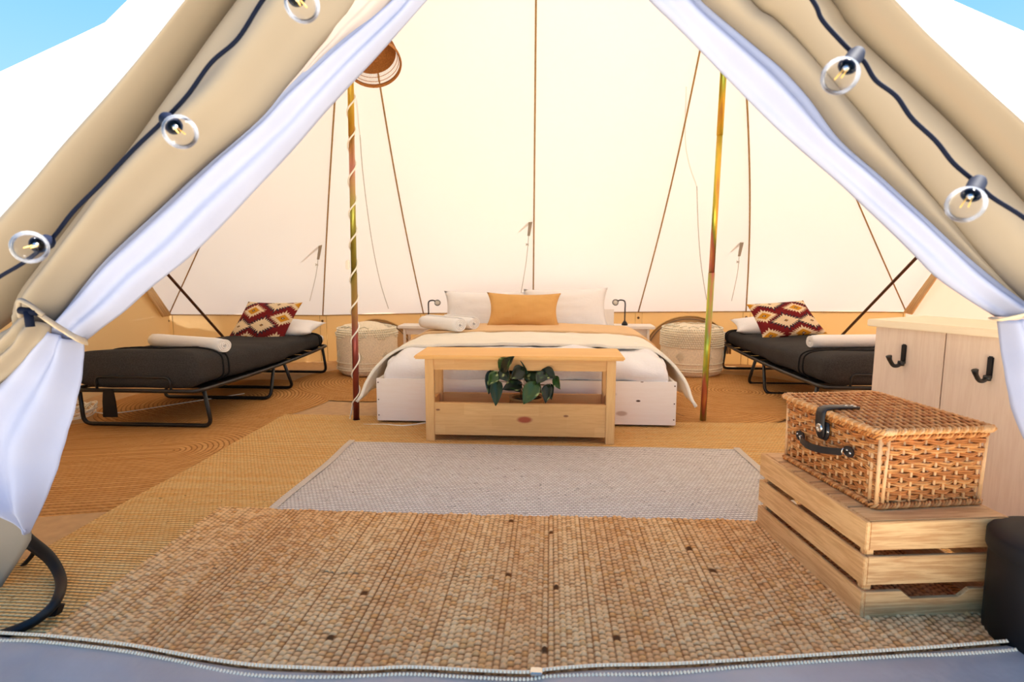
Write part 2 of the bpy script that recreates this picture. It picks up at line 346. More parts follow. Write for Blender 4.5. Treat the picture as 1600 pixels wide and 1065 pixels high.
roof = bpy.data.objects.new('ceiling', None); COL.objects.link(roof); tag(roof, kind='structure')
def seamc(c, a, n=24, sag=.05, side=0):
    return [c.lerp(a, i/n)+Vector((side*sin(pi*i/n), 0, -sag*sin(pi*i/n))) for i in range(n+1)]
tops = [A, A, A, MID, B, B, B]
seams = [seamc(corn[i], tops[i], side=[0, -.02, -.03, 0, .03, .07, 0][i]) for i in range(7)]
def panel(s0, s1, name='roof_panel', mat=M_roof, nu=10, sag=.02, parent=roof, pull=None):
    n = len(s0)-1
    def fn(u, v):
        i = v*n; k = min(int(i), n-1); f = i-k
        a = s0[k].lerp(s0[k+1], f); b = s1[k].lerp(s1[k+1], f); p = a.lerp(b, u)
        p.z -= sag*sin(pi*u)*sin(pi*min(v*1.1, 1)); p += Vector((0, -.012*nz((p.x, p.y, p.z), 1.3), 0)); 
        return p
    return grid(name, fn, nu, n, mat, parent)
for i in range(6): panel(seams[i], seams[i+1])
s_SL = seamc(SL, A, 24, .03); s_SR = seamc(SR, B, 24, .03)
panel(seams[0], s_SL, sag=-.02); panel(s_SR, seams[6], sag=-.02)
s_EL = seamc(EL, A, 24, .05); s_ER = seamc(ER, B, 24, .05); s_PA = seamc(P0, A, 24, .03); s_PB = seamc(P0, B, 24, .03)
panel(s_SL, s_EL, sag=.0); panel(s_ER, s_SR, sag=.0); panel(s_EL, s_PA, sag=.0); panel(s_PB, s_ER, sag=.0); panel(s_PA, s_PB, sag=0)
# front triangles beside the doorway (eave corner to door leg)
def tri(a, b, c, name, mat, parent, n=8):
    return grid(name, lambda u, v: a.lerp(b, u).lerp(c, v), n, n, mat, parent)
for _e in (EL, ER): tube('added_sun_block_tube', [P0.lerp(_e, i/8) for i in range(9)], .016, M_roof, roof, 8)  # tubes added over the slit between roof panels to keep sun streaks out
tri(EL, DL, P0, 'roof_panel', M_roof, roof); tri(DR, ER, P0, 'roof_panel', M_roof, roof)
for i, s in enumerate(seams): tube('seam', [p+Vector((0, -.012, -.004)) for p in s], .0065, M_seam, roof, 6, flat=.6)
tube('seam', [p+Vector((.01, -.01, 0)) for p in [corn[0].lerp(SL, i/10) for i in range(11)]], .006, M_seam, roof, 6)
tube('seam', [p+Vector((-.01, -.01, 0)) for p in [corn[6].lerp(SR, i/10) for i in range(11)]], .006, M_seam, roof, 6)
# walls
def wallpanel(a, b, name, mat, parent=None, amp=.015, n=6):
    def fn(u, v):
        p = a.lerp(b, u); q = Vector((p.x, p.y, p.z*v)); return q+Vector((0, -amp*sin(u*9+v*3)*sin(pi*u), 0))
    return grid(name, fn, n, 5, mat, parent)
wb = bpy.data.objects.new('wall_back', None); COL.objects.link(wb); tag(wb, kind='structure')
for i in range(6): wallpanel(corn[i], corn[i+1], 'wall_panel', M_wall, wb)
for i in range(6): tube('eave_piping', [corn[i].lerp(corn[i+1], t/6)+Vector((0, -.012, -.003)) for t in range(7)], .006, M_seam, wb, 6)
for i in range(7):
    c = corn[i]; tube('wall_seam', [Vector((c.x-.03, c.y-.02, .0)), Vector((c.x-.03, c.y-.02, c.z-.01))], .004, M_seam, wb, 6, flat=.5)
    tube('wall_seam', [Vector((c.x+.04, c.y-.02, .0)), Vector((c.x+.04, c.y-.02, c.z-.01))], .004, M_seam, wb, 6, flat=.5)
    lathe('eyelet', [(.002, -.001), (.011, 0), (.013, .003), (.008, .005), (.004, .003)], M_rod, wb, 12, (c.x, c.y-.025, c.z-.06), Matrix.Rotation(pi/2, 3, 'X'))
for nme, c0, S, E_, mt in (('wall_left', corn[0], SL, EL, M_wall), ('wall_right', corn[6], SR, ER, M_pink)):
    w_ = bpy.data.objects.new(nme, None); COL.objects.link(w_); tag(w_, kind='structure')
    Sg = Vector((S.x, S.y, 0)); c0g = Vector((c0.x, c0.y, 0)); Eg = Vector((E_.x, E_.y, 0))
    sg = -1 if S.x < 0 else 1
    wallpanel(c0, Vector((Sg.x, Sg.y, c0.z)), 'wall_panel', mt, w_); wallpanel(Vector((Sg.x, Sg.y, c0.z)), E_, 'wall_panel', mt, w_)
    S2 = Vector((S.x, S.y, c0.z))
    grid('door_panel', lambda u, v: c0.lerp(S2, u).lerp(S, v)+Vector((.03*sg*sin(u*8)*sin(pi*u)*sin(pi*v), 0, 0)), 14, 10, mt, w_)
    grid('door_panel', lambda u, v: S2.lerp(E_, u).lerp(S, v)+Vector((.03*sg*sin(u*8+2)*sin(pi*u)*sin(pi*v), 0, 0)), 14, 10, mt, w_)
    tube('door_zip', [Vector((Sg.x-.02*sg, Sg.y, 0)), S+Vector((-.02*sg, 0, 0))], .008, M_seam, w_, 6)
    for q in range(4):                                        # gathered canvas folds beside the frame
        a = c0+Vector((-.02*sg, -.03-.05*q, -.0)); b = S+Vector((-.03*sg, -.02, -.02)); tube('canvas_fold', [a.lerp(b, t/8)+Vector((-.03*sg*sin(pi*t/8)-.012*sg*q, 0, 0)) for t in range(9)], .014, M_wall, w_, 8)
wf = bpy.data.objects.new('wall_front', None); COL.objects.link(wf); tag(wf, kind='structure')
wallpanel(EL+Vector((0, .01, .04)), Vector((DL.x, DL.y+.01, .10)), 'wall_panel', M_wall, wf, amp=0); wallpanel(ER+Vector((0, .01, .04)), Vector((DR.x, DR.y+.01, .10)), 'wall_panel', M_wall, wf, amp=0)
# arched windows zipped into the back wall, behind each pouffe
def archwin(name, x, r, i, px, ytop):
    w_ = bpy.data.objects.new(name, None); COL.objects.link(w_); tag(w_, kind='structure')
    c = D(px, ytop, 5.86 if i else 5.8); x = c.x; zt = c.z; Y = c.y
    pts = [Vector((x+r*1.25*cos(a), Y-.0+.05*abs(cos(a)), zt-.38+.38*sin(a))) for a in [pi*k/28 for k in range(29)]]
    tube('zip_arch', pts, .014, M_seam, w_, 8, flat=.5)
    tube('zip_arch', [Vector((x+(p.x-x)*.93, p.y, zt-.38+(p.z-zt+.38)*.93)) for p in pts], .008, M_flap, w_, 6, flat=.5)
    vs = [Vector((x, Y+.02, zt-.38))]+[Vector((p.x, p.y+.015, p.z)) for p in pts]
    mesh('window_flap', vs, [(0, k, k+1) for k in range(1, len(vs)-1)], M_wall, w_)
archwin('window_1', -1.6, .30, 0, 588, 499); archwin('window_2', 1.4, .34, 1, 1078, 494)

# threshold: groundsheet lip with the two zip coils along it
tp = [(-120, 985), (0, 993), (80, 998), (200, 1012), (300, 1030), (390, 1043), (480, 1048), (560, 1050), (640, 1047), (740, 1052), (820, 1055), (860, 1050), (940, 1044), (1040, 1042), (1150, 1036), (1300, 1026), (1450, 1016), (1600, 1004), (1720, 996)]
lip = smoothpath([H(x, y, .045) for x, y in tp], 14)
LIP = sorted(lip, key=lambda p: p.x)
def lipf(u, v):
    i = u*(len(lip)-1); k = min(int(i), len(lip)-2); p = lip[k].lerp(lip[k+1], i-k)
    if v < .3: return p+Vector((0, .012*(1-v/.3)*3, -.045*(1-v/.3)))
    t = (v-.3)/.7; return p+Vector((.01*sin(u*40)*t, -.5*t+.02*sin(u*25)*t, -.045*t**.7-.012*t+.012*sin(u*33)*sin(pi*t)))
th = thing('trim_1', (0, 1.3, 0), None, None); th['kind'] = 'structure'
grid('groundsheet_lip', lipf, 150, 16, M_sheet, th)
J = Join()
def ell(c, a, b, h, seg=6):
    vs = [Vector((0, 0, h))]+[Vector((a*cos(2*pi*k/seg), b*sin(2*pi*k/seg), 0)) for k in range(seg)]+[Vector((0, 0, -h))]
    fs = [(0, k+1, (k+1) % seg+1) for k in range(seg)]+[(seg+1, (k+1) % seg+1, k+1) for k in range(seg)]
    return [v+c for v in vs], fs
L = 0
for k in range(len(lip)-1):
    a, b = lip[k], lip[k+1]; d = (b-a).length; t = (.0092-L) if L else 0
    while t < d:
        p = a.lerp(b, t/d); sp = .008+.010*max(0, sin(p.x*7)); 
        J.add(*ell(p+Vector((0, .004, .006)), .0042, .0062, .0056)); 
        if sp > .004: J.add(*ell(p+Vector((0, -.006-sp*.6, .001-sp*.3)), .0042, .0062, .0056))
        t += .0092
    L = (d-(t-.0092)) if t > 0 else L
zo = J.out('zip_coil', M_zip, th); zo['kind'] = 'stuff'
tube('cord_edge', [p+Vector((0, .012, .000)) for p in lip], .004, M_zip, th, 6)
zp = th
bx('zip_pull', H(838, 1050, .05)+Vector((-.014, -.01, -.004)), H(838, 1050, .05)+Vector((.014, .012, .006)), M_chrome, th, .002)

# ================================================================== RUGS
def rug_rect(name, x0, x1, y0, y1, z, t, mat, label, edge=None):
    r = thing(name, ((x0+x1)/2, (y0+y1)/2, 0), label, 'rug')
    nx, ny = 60, 40
    def fn(u, v):
        x = x0+(x1-x0)*u; y = y0+(y1-y0)*v
        y = max(y, float(np.interp(x, [p.x for p in LIP], [p.y for p in LIP]))+.03); x += .012*nz((y, 3, z), 2); y += .012*nz((x, 8, z), 2.5)
        e_ = 1 if (0 < u < 1 and 0 < v < 1) else 0
        return Vector((x, y, z+(t+.0025*nz((x, y, 1), 5) if e_ else 0)))
    grid('pile' if edge else 'weave', fn, nx, ny, mat, r)
    if edge:
        for s in (0, 1):
            xx = x0+.0 if s == 0 else x1-.035
            grid('binding', lambda u, v: Vector((xx+.035*u+.012*nz((y0+(y1-y0)*v, 3, z), 2), y0+(y1-y0)*v, z+t+.003)), 2, 40, edge, r)
    return r
rug_rect('jute_rug', -1.78, 1.62, 1.30, 3.72, .014, .006, M_gold, 'large golden woven jute rug lying under the bed and the bench')
rug_rect('flatweave_rug', -1.13, 1.03, 1.95, 3.13, .019, .006, M_grey, 'grey and white flatweave rug on the floor before the bench', M_greyedge)
def rug_round(name, c, r, z, mat, label, hx=0, rz=0):
    o = thing(name, (c[0], c[1], 0), label, 'rug', rz=rz)
    n, m_ = 72, 8
    vs = [Vector((0, 0, z+.012))]; fs = []
    for j in range(1, m_+1):
        for k in range(n):
            a = 2*pi*k/n; rr = r*j/m_*(1+.01*sin(5*a)); x = rr*cos(a)+(hx*j/m_ if cos(a) > 0 else -hx*j/m_)*min(1, abs(cos(a))*4); vs.append(Vector((x, rr*sin(a), z+(.012 if j < m_ else 0)+.002*nz((x, rr*sin(a), z), 4))))
    fs += [(0, 1+k, 1+(k+1) % n) for k in range(n)]
    for j in range(m_-1):
        for k in range(n): a_, b_ = 1+j*n+k, 1+j*n+(k+1) % n; fs.append((a_, a_+n, b_+n, b_))
    p = mesh('braid_spiral', vs, fs, mat, None); p.parent = o
    return o
rug_round('braided_rug', (-2.32, 2.85), .80, .0005, M_oval, 'oval braided jute rug before the foot of the far side cot by the tied curtain', .28, .25)
bpy.data.objects['braided_rug']['label'] = 'oval dark jute rug, between the white tied curtain and the folding bed legs'
rug_round('braided_rug', (-2.46, 4.15), .80, .002, M_spir, 'round braided jute rug under the cot beside the cable wrapped pole')
rug_round('braided_rug', (-1.45, 4.95), .80, .006, M_spir, 'round braided jute rug under the pouffe behind the cable wrapped pole')
rug_round('braided_rug', (1.46, 4.62), .82, .014, M_spir, 'round braided jute rug with its centre beside the bare tent pole and cot')
rug_round('braided_rug', (1.02, 4.30), .70, .010, M_spir, 'round braided jute rug tucked under the bed beside the bare tent pole')
# chunky woven mat: every loop of yarn is relief in the mesh
def chunky_mat(x0, x1, y0, y1, z):
    st = .0042; X = np.arange(x0, x1, st); Y = np.arange(y0, y1, st); gx, gy = np.meshgrid(X, Y); ny, nx = gx.shape
    wob = .004*np.sin(gx*9+gy*4)+.003*np.sin(gx*23-gy*7)
    # column widths alternate in stripes: broad loops and narrow ribs
    def bands(t): return t+.10*np.sin(t*6.1)/6.1*.9+.05*np.sin(t*17.3)/17.3
    cx = bands(gx)/.0185; cy = (gy+wob)/.0205
    hsh = lambda a, b, s: np.modf(np.abs(np.sin(a*12.9898+b*78.233+s)*43758.5453))[0]
    cx = cx+.10*np.sin(gy*41+np.floor(cx)*2.1)*0; cell = np.floor(cx); fx = cx-cell
    cy = cy+.5*np.mod(cell, 2)+.28*hsh(cell, 0, 9.1); row = np.floor(cy); fy = cy-row
    r1 = hsh(cell, row, 0); r2 = hsh(cell, row, 3.3)
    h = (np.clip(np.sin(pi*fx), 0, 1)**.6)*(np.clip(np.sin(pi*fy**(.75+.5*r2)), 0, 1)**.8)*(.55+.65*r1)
    colc = hsh(cell, 0, 1.7)
    stripe = .5+.5*np.sin(gx*14+2*np.sin(gx*3)); knot = (r2 > .9985)
    h = h+knot*.35*h
    base_lo = np.array(srgb(226, 156, 92)[:3]); base_hi = np.array(srgb(255, 210, 148)[:3]); org = np.array(srgb(236, 166, 86)[:3]); drk = np.array(srgb(104, 66, 36)[:3])
    f = np.clip(.25+.45*r1+.3*stripe, 0, 1)[..., None]; c = base_lo*(1-f)+base_hi*f
    q = (r2 > .88)[..., None]; c = np.where(q, c*.5+org*.5, c); c = np.where(knot[..., None], drk, c)
    ly = np.interp(gx, [p.x for p in LIP], [p.y for p in LIP])+.025; gy = np.maximum(gy, ly)
    low = np.clip(1-h*2.1, 0, 1)[..., None]; c = c*(1-low)+np.array(srgb(124, 72, 34)[:3])*low      # jute warp under the loops, darkened with painted gap shade
    edge = .004*np.sin(gx*31)+.003*np.sin(gx*77)
    zz = z+.004+.0075*h; zz[0, :] = z; zz[-1, :] = z; zz[:, 0] = z; zz[:, -1] = z
    yy = gy+np.where(gy > (y1+y0)/2, edge, 0)+.010*np.where(gy > (y1+y0)/2, np.sin(gx*2.3), 0)
    co = np.stack([gx, yy, zz], -1).reshape(-1, 3).astype(np.float32); co[:, 0] -= (x0+x1)/2; co[:, 1] -= (y0+y1)/2
    idx = np.arange(nx*ny).reshape(ny, nx); q_ = np.stack([idx[:-1, :-1], idx[:-1, 1:], idx[1:, 1:], idx[1:, :-1]], -1).reshape(-1, 4)
    me = bpy.data.meshes.new('woven_loops'); me.vertices.add(len(co)); me.vertices.foreach_set('co', co.ravel())
    me.loops.add(q_.size); me.loops.foreach_set('vertex_index', q_.ravel().astype(np.int32)); me.polygons.add(len(q_)); me.polygons.foreach_set('loop_start', (np.arange(len(q_))*4).astype(np.int32))
    me.update(calc_edges=True); me.polygons.foreach_set('use_smooth', np.ones(len(q_), bool))
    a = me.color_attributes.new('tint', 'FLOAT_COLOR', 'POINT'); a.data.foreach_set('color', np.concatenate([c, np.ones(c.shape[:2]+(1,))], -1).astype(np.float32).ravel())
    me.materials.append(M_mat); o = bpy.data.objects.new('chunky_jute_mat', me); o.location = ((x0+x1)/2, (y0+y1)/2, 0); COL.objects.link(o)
    tag(o, 'chunky brown woven jute mat across the doorway, nearest the zip threshold', 'mat')
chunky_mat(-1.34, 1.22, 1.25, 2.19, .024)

# ================================================================== POLES
def pole(px0, py0, tx, ty, mat, label, r=.0195):
    b = H(px0, py0, .012); t = D(tx, ty, b.y); d = (t-b).normalized(); top = b+d*((3.18-b.z)/d.z)
    o = thing('tent_pole', (b.x, b.y, 0), label, 'pole')
    ps = [b.lerp(top, i/20) for i in range(21)]
    j1 = .30; tube('lower_tube', [b, b.lerp(top, j1)], r, mat, o, 20); tube('upper_tube', [b.lerp(top, j1), b.lerp(top, .56)], r*.9, mat, o, 20); tube('top_tube', [b.lerp(top, .56), top], r*.98, mat, o, 20)
    lathe('foot_disc', [(0, 0), (.055, 0), (.055, .004), (.03, .006), (.022, .012), (0, .012)], M_blackp, o, 24, (b.x, b.y, .010))
    return o, b, top, d
pl, b1, t1, d1 = pole(557, 657, 548, 140, M_pole2, 'reddish steel tent pole with white cable wound round it')
pr, b2, t2, d2 = pole(1098, 659, 1130, 120, M_pole, 'bare iridescent golden steel tent pole between bed and cot')
cb = thing('lamp_cable', (b1.x, b1.y, 0), 'white cable wound round the reddish tent pole, with inline switch', 'cable')
path = []
a1 = d1.cross(Vector((0, 1, 0))).normalized(); a2 = d1.cross(a1)
turns = 15; N = turns*24; zt = 3.1
for i in range(N+1):
    t = i/N; s = .10+t*3.0; an = 2*pi*turns*t+.25*sin(7*t*turns*.3); path.append(b1+d1*s+(a1*cos(an)+a2*sin(an))*.0245)
flp = [H(700, 668, .022)+Vector((0, .25, 0)), H(640, 664, .022), H(600, 663, .018), H(565, 663, .016), H(549, 660, .016), H(547, 653, .02), path[0]+Vector((-.01, 0, -.05))]
tube('cable', smoothpath(flp, 8)+path, .005, M_whitecord, cb, 6)
sw = b1+d1*1.0+Vector((-.030, -.025, 0))
bx('switch', (-.013, -.010, -.03), (.013, .010, .03), M_whitecord, cb, .006, rot=Matrix.Translation(sw))
fc = smoothpath([H(1050, 643, .02), H(1068, 650, .02), H(1088, 655, .016), H(1096, 656, .016)], 6)
o = tube('floor_cable', fc, .004, M_blackp, None, 6); recenter(o); tag(o, 'black cable on the floor from the bed corner to the bare golden pole', 'cable')

# slanting rods of the side door frames
for (x0, y0, x1, y1, S, lab) in ((345, 525, 260, 435, SL, 'dark slanting frame rod rising behind the cot with the cable heap'), (1322, 522, 1440, 410, SR, 'dark slanting frame rod rising behind the cot beside the white cabinet')):
    top = S+Vector((.04 if S.x < 0 else -.04, 0, -.03)); k = 1.0
    # foot: continue the seen line to the ground
    f = H(x0+(x0-x1)*.62, y0+(y0-y1)*.62, .0); f = H(*( (392, 575) if S.x < 0 else (1268, 573)), 0)
    o = thing('frame_rod', f, lab, 'rod')
    tube('rod', [f, f.lerp(top, .5), top], .0125, M_rod, o, 10); lathe('rubber_foot', [(0, 0), (.018, 0), (.018, .03), (.013, .034)], M_blackp, o, 12, f)

# ================================================================== BED
bedc = (-.16, 3.53)
bed = thing('double_bed', (bedc[0], bedc[1]+1, 0), 'whitewashed timber double bed base with headboard behind the pine bench', 'bed')
bx0, bx1, by0, by1 = -1.09, .77, 3.53, 5.55
def bb(name, lo, hi, mat=M_ww, bev=.003): return bx(name, lo, hi, mat, bed, bev)
f_ = bx('front_board', (-.93, 0, 0), (.93, .02, .27), M_ww, None, .002); f_.location = (-.16, by0, .035); f_.parent = bed; f_.matrix_parent_inverse = bed.matrix_basis.inverted()
bb('side_board', (bx0, by0+.021, .035), (bx0+.02, by1, .30)); bb('side_board', (bx1-.02, by0+.021, .035), (bx1, by1, .30))
bb('back_board', (bx0+.02, by1-.02, .035), (bx1-.02, by1, .30)); bb('headboard', (-.98, by1+.005, .2), (.60, by1+.03, .60))
for xx in (-.85, -.16, .5):
    for yy in (3.95, 5.2): bb('plinth_foot', (xx-.05, yy-.05, .0105), (xx+.05, yy+.05, .22), M_black, .004)
bb('slat_base', (bx0+.02, by0+.02, .22), (bx1-.02, by1-.02, .24), M_ww)
for xx in (bx0+.012, bx1-.012):
    for zz in (.07, .17, .28): lathe('screw', [(0, .002), (.004, .0015), (.0045, 0)], M_rod, bed, 8, (xx, by0-.0005, zz), Matrix.Rotation(pi/2, 3, 'X'))
# mattress
def softbox(name, lo, hi, r, mat, parent, n=(24, 24, 6), amp=.004):
    bm = bmesh.new(); bmesh.ops.create_cube(bm, size=1); bmesh.ops.subdivide_edges(bm, edges=bm.edges[:], cuts=12, use_grid_fill=True)
    lo, hi = Vector(lo), Vector(hi)
    for v in bm.verts:
        p = Vector((lo[i]+(hi[i]-lo[i])*(v.co[i]+.5) for i in range(3))); q = Vector((min(max(p[i], lo[i]+r), hi[i]-r) for i in range(3))); d = p-q
        if d.length > 1e-6: p = q+d.normalized()*r
        p += Vector((1, 1, 1))*amp*nz(p, 4); v.co = p
    me = bpy.data.meshes.new(name); bm.to_mesh(me); bm.free(); me.materials.append(mat)
    me.polygons.foreach_set('use_smooth', [True]*len(me.polygons)); return link(bpy.data.objects.new(name, me), parent)
softbox('mattress', (bx0+.04, by0+.05, .24), (bx1-.04, by1-.03, .43), .05, M_white, bed)
cx = -.16
def drape(name, hw, y0, y1, ztop, rad, hang, front, fr, mat, thick, flare=.15, dome=.03, amp=.008, wsc=5, label=None, cat=None, nx=90, ny=60, tipf=0, shift=0, bul=0):
    """cloth laid over the bed: flat top with a slight crown, rolled over both sides and (front>0) over the foot"""
    Lx = hw+rad*pi/2+hang
    def prof(s):
        if s < hw: return s, 0
        if s < hw+rad*pi/2: a = (s-hw)/rad; return hw+rad*sin(a), rad*(1-cos(a))
        h = s-hw-rad*pi/2; return hw+rad+flare*h, rad+h*.97
    Ly = (y1-y0)+(fr*pi/2+front if front else 0)
    def fn(u, v):
        s = (2*u-1)*Lx; X, dx = prof(abs(s)); X = X if s > 0 else -X
        t = v*Ly
        if front:
            g = front+fr*pi/2
            if t < front: Y = y0; dy = fr+(front-t)
            elif t < g: a = (g-t)/fr; Y = y0+fr*(1-sin(a)); dy = fr*(1-cos(a))
            else: Y = y0+(t-g)+fr; dy = 0
        else: Y = y0+t; dy = 0
        z = ztop-dome*(X/hw)**2-max(dx, dy)-.35*min(dx, dy)
        hf = max(dx, 0)/max(.01, hang+rad)
        Y += tipf*hf*(1-v)
        w_ = amp*nz((X*1.2+3, Y, 7), wsc)+amp*.6*nz((X, Y*1.5, 2), wsc*2.3)
        p = Vector((cx+shift+X, Y, z))
        nrm = Vector(((1 if s > 0 else -1)*min(1, dx/rad), -min(1, dy/max(fr, .01)) if front else 0, 1-min(1, max(dx/rad, dy/max(fr, .01) if front else 0))*.9))
        p += nrm*w_
        if dx > rad: p.x += (1 if s > 0 else -1)*.022*sin(Y*26+2*nz((Y, 1, s), 2))*min(1, (dx-rad)/.08); p.z += .015*sin(Y*9)
        if front and dy > fr*.7: p.y += .015*nz((X*2.2, z*4, 5), 2.2)-.010*sin(X*17+3*nz((X, z, 1), 2))*sin(pi*min(1, dy/(front+fr)))
        if bul:
            k = max(dy, 0); k2 = max(dx, 0)
            if k < .17: p.y -= bul*sin(pi*k/.17)*(1+.5*nz((X*3, 1, 4), 1.3))
            if k2 < .17: p.x += (1 if s > 0 else -1)*bul*.3*sin(pi*k2/.17)
            p.z += .010*abs(nz((X*5, Y*6, 2), 1.1))-.006*abs(nz((X*9+Y*7, Y*3, 8), 1.3))
        p.z = max(p.z, .06)
        return p
    o = grid(name, fn, nx, ny, mat, None, solid=thick); recenter(o); tag(o, label, cat); return o
drape('duvet', .73, 3.575, 5.1, .472, .13, .05, .05, .13, M_duvet, .02, .0, .01, .024, 4.5, bul=.055, label='white crumpled duvet bulging over the foot of the bed', cat='duvet', ny=70)
drape('folded_quilt', .76, 3.76, 5.0, .497, .24, .035, 0, .1, M_quilt, .018, .45, .02, .008, 5, 'oatmeal linen quilt drooping over both sides of the white duvet', 'quilt', tipf=-.34)
drape('bed_throw', .77, 4.42, 5.0, .513, .24, .03, 0, .1, M_throw, .015, .3, .022, .004, 6, 'apricot throw across the bed above the oatmeal quilt', 'throw')

def pillow(name, wd, ht, th, mat, M4, label, cat, group=None, n=20, pinch=.10, colfn=None, crease=.006, seed=0):
    vs, fs, cs = [], [], []
    def P(u, v, s):
        k = max(0, (1-abs(u)**2.4))**.55*max(0, (1-abs(v)**2.4))**.55
        x = wd/2*u*(1-pinch*(1-abs(u))*0-pinch*(1-v*v)*abs(u)**3); y = ht/2*v*(1-pinch*(1-u*u)*abs(v)**3)
        return Vector((x, y, s*th/2*k+crease*nz((u*2+seed, v*2, s+seed), 1.6)*k*2))
    for s in (1, -1):
        o_ = len(vs)
        for j in range(n+1):
            for i in range(n+1):
                u, v = 2*i/n-1, 2*j/n-1; vs.append(P(u, v, s)); cs.append(colfn(u, v) if colfn else None)
        for j in range(n):
            for i in range(n):
                a = o_+j*(n+1)+i; f = (a, a+1, a+n+2, a+n+1); fs.append(f if s > 0 else f[::-1])
    o = mesh(name, vs, fs, mat, None, True, cs if colfn else None, M4)
    bm = bmesh.new(); bm.from_mesh(o.data); bmesh.ops.remove_doubles(bm, verts=bm.verts[:], dist=1e-5); bm.to_mesh(o.data); bm.free()
    tag(o, label, cat, group); return o
def stand(cxp, y, zb, wd, ht, lean, yaw=0, roll=0):
    """matrix for a pillow standing on its long edge, leaning back by lean"""
    R = Matrix.Rotation(yaw, 4, 'Z') @ Matrix.Rotation(roll, 4, 'Y') @ Matrix.Rotation(pi/2-lean, 4, 'X')
    up = R @ Vector((0, ht/2, 0)); return Matrix.Translation(Vector((cxp, y, zb))+up) @ R
pillow('bed_pillow', .76, .35, .17, M_white, stand(-.60, 5.22, .445, .7, .35, .30), 'white pillow standing at the bed head behind the rolled towels', 'pillow')
pillow('bed_pillow', .76, .37, .17, M_white, stand(.14, 5.20, .45, .75, .37, .28, 0, -.02), 'white pillow standing at the bed head beside the black nightstand lamp with golden pole', 'pillow', seed=4)
bpy.data.objects['bed_pillow.001']['label'] = 'white pillow standing at the bed head, on the side away from the rolled towels'
pillow('mustard_cushion', 0.63, .31, .15, M_mustard, stand(-.23, 4.84, .488, .62, .31, .32, 0, .01), 'mustard yellow ribbed cushion in the middle of the bed', 'cushion', pinch=.13, seed=2, n=26)

def rolled_towel(name, c, length, r, axis_ang, label, group=None, flat=.85):
    """towel rolled up: a spiral strip extruded along its axis"""
    pts = []; turns = 3.2; n = 70
    for i in range(n+1):
        t = i/n; a = 2*pi*turns*t; rr = r*(.16+.84*t); pts.append((rr*cos(a), rr*sin(a)*flat))
    th_ = r*.15; vs, fs = [], []; m_ = 10
    for j in range(m_+1):
        y = (j/m_-.5)*length; sh = 1-.10*max(0, abs(2*j/m_-1)-.8)*5
        for i, (a, b) in enumerate(pts):
            d = Vector((a, b)).normalized(); k = 1+.02*nz((a*20, y*9, b*20), 1)
            vs.append(Vector((a*sh*k, y+.006*nz((a*30, 0, b*30), 1)*(1 if abs(2*j/m_-1) > .9 else 0), b*sh*k))); 
    w_ = len(pts)
    for j in range(m_):
        for i in range(w_-1): fs.append((j*w_+i, j*w_+i+1, (j+1)*w_+i+1, (j+1)*w_+i))
    o = mesh(name, vs, fs, M_towel, None, True, None, Matrix.Translation(c) @ Matrix.Rotation(axis_ang, 4, 'Z'))
    md = o.modifiers.new('t', 'SOLIDIFY'); md.thickness = th_*1.1; md.offset = -1
    tag(o, label, 'towel', group); return o
c = D(741, 506, 4.50); rolled_towel('rolled_towel', (c.x-.15, c.y+.14, .558), .38, .056, radians(50), 'white rolled towel on the bed, nearer the mustard cushion', 'rolled towels on the bed')
c = D(719, 506, 4.38); rolled_towel('rolled_towel', (c.x-.17, c.y+.14, .560), .43, .060, radians(52), 'white rolled towel on the bed, nearer the cable wrapped pole', 'rolled towels on the bed')

# nightstands and lamps
def nightstand(x0, x1, y0, z, label):
    o = thing('nightstand', ((x0+x1)/2, y0+.13, 0), label, 'nightstand')
    bx('table_top', (x0, y0, z-.028), (x1, y0+.26, z), M_ww, o, .004)
    for xx in (x0+.05, x1-.075):
        for yy in (y0+.02, y0+.21): bx('leg', (xx, yy, .0), (xx+.025, yy+.025, z-.028), M_ww, o, .003)
    bx('side_rail', (x0+.05, y0+.045, z-.09), (x1-.05, y0+.06, z-.028), M_ww, o, .003)
    return o
nightstand(-1.50, -1.12, 5.60, .425, 'small whitewashed nightstand behind the rolled towels'); nightstand(.62, 1.0, 5.60, .435, 'small whitewashed nightstand beside the bed, free of towels')
def gooseneck(pxb, pyb, sgn, label, zb):
    b = D(pxb, pyb, 5.70); b.z = zb; s = sgn
    o = thing('reading_lamp', b, label, 'lamp')
    lathe('clamp_base', [(0, 0), (.028, 0), (.03, .012), (.02, .03), (.009, .045), (0, .046)], M_black, o, 20, b)
    p = smoothpath([b+Vector((0, 0, .04)), b+Vector((0, 0, .15)), b+Vector((0, 0, .215)), b+Vector((-.012*s, 0, .238)), b+Vector((-.045*s, 0, .245)), b+Vector((-.075*s, -.01, .235))], 6)
    tube('gooseneck', p, .0065, M_black, o, 8)
    q = b+Vector((-.092*s, -.02, .228)); R = (Vector((-.35*s, -1, -.25)).to_track_quat('Z', 'Y')).to_matrix()
    lathe('lamp_head', [(0, -.03), (.018, -.028), (.022, -.01), (.03, .012), (.031, .02), (.027, .02)], M_black, o, 20, q, R)
    lathe('lamp_lens', [(0, .014), (.026, .015), (.027, .012)], M_whitecord, o, 20, q, R)
gooseneck(670, 506, -1, 'black gooseneck reading lamp on the nightstand behind the rolled towels', .425)
gooseneck(976, 506, 1, 'black gooseneck reading lamp on the nightstand without towels, beside the white pillow', .435)

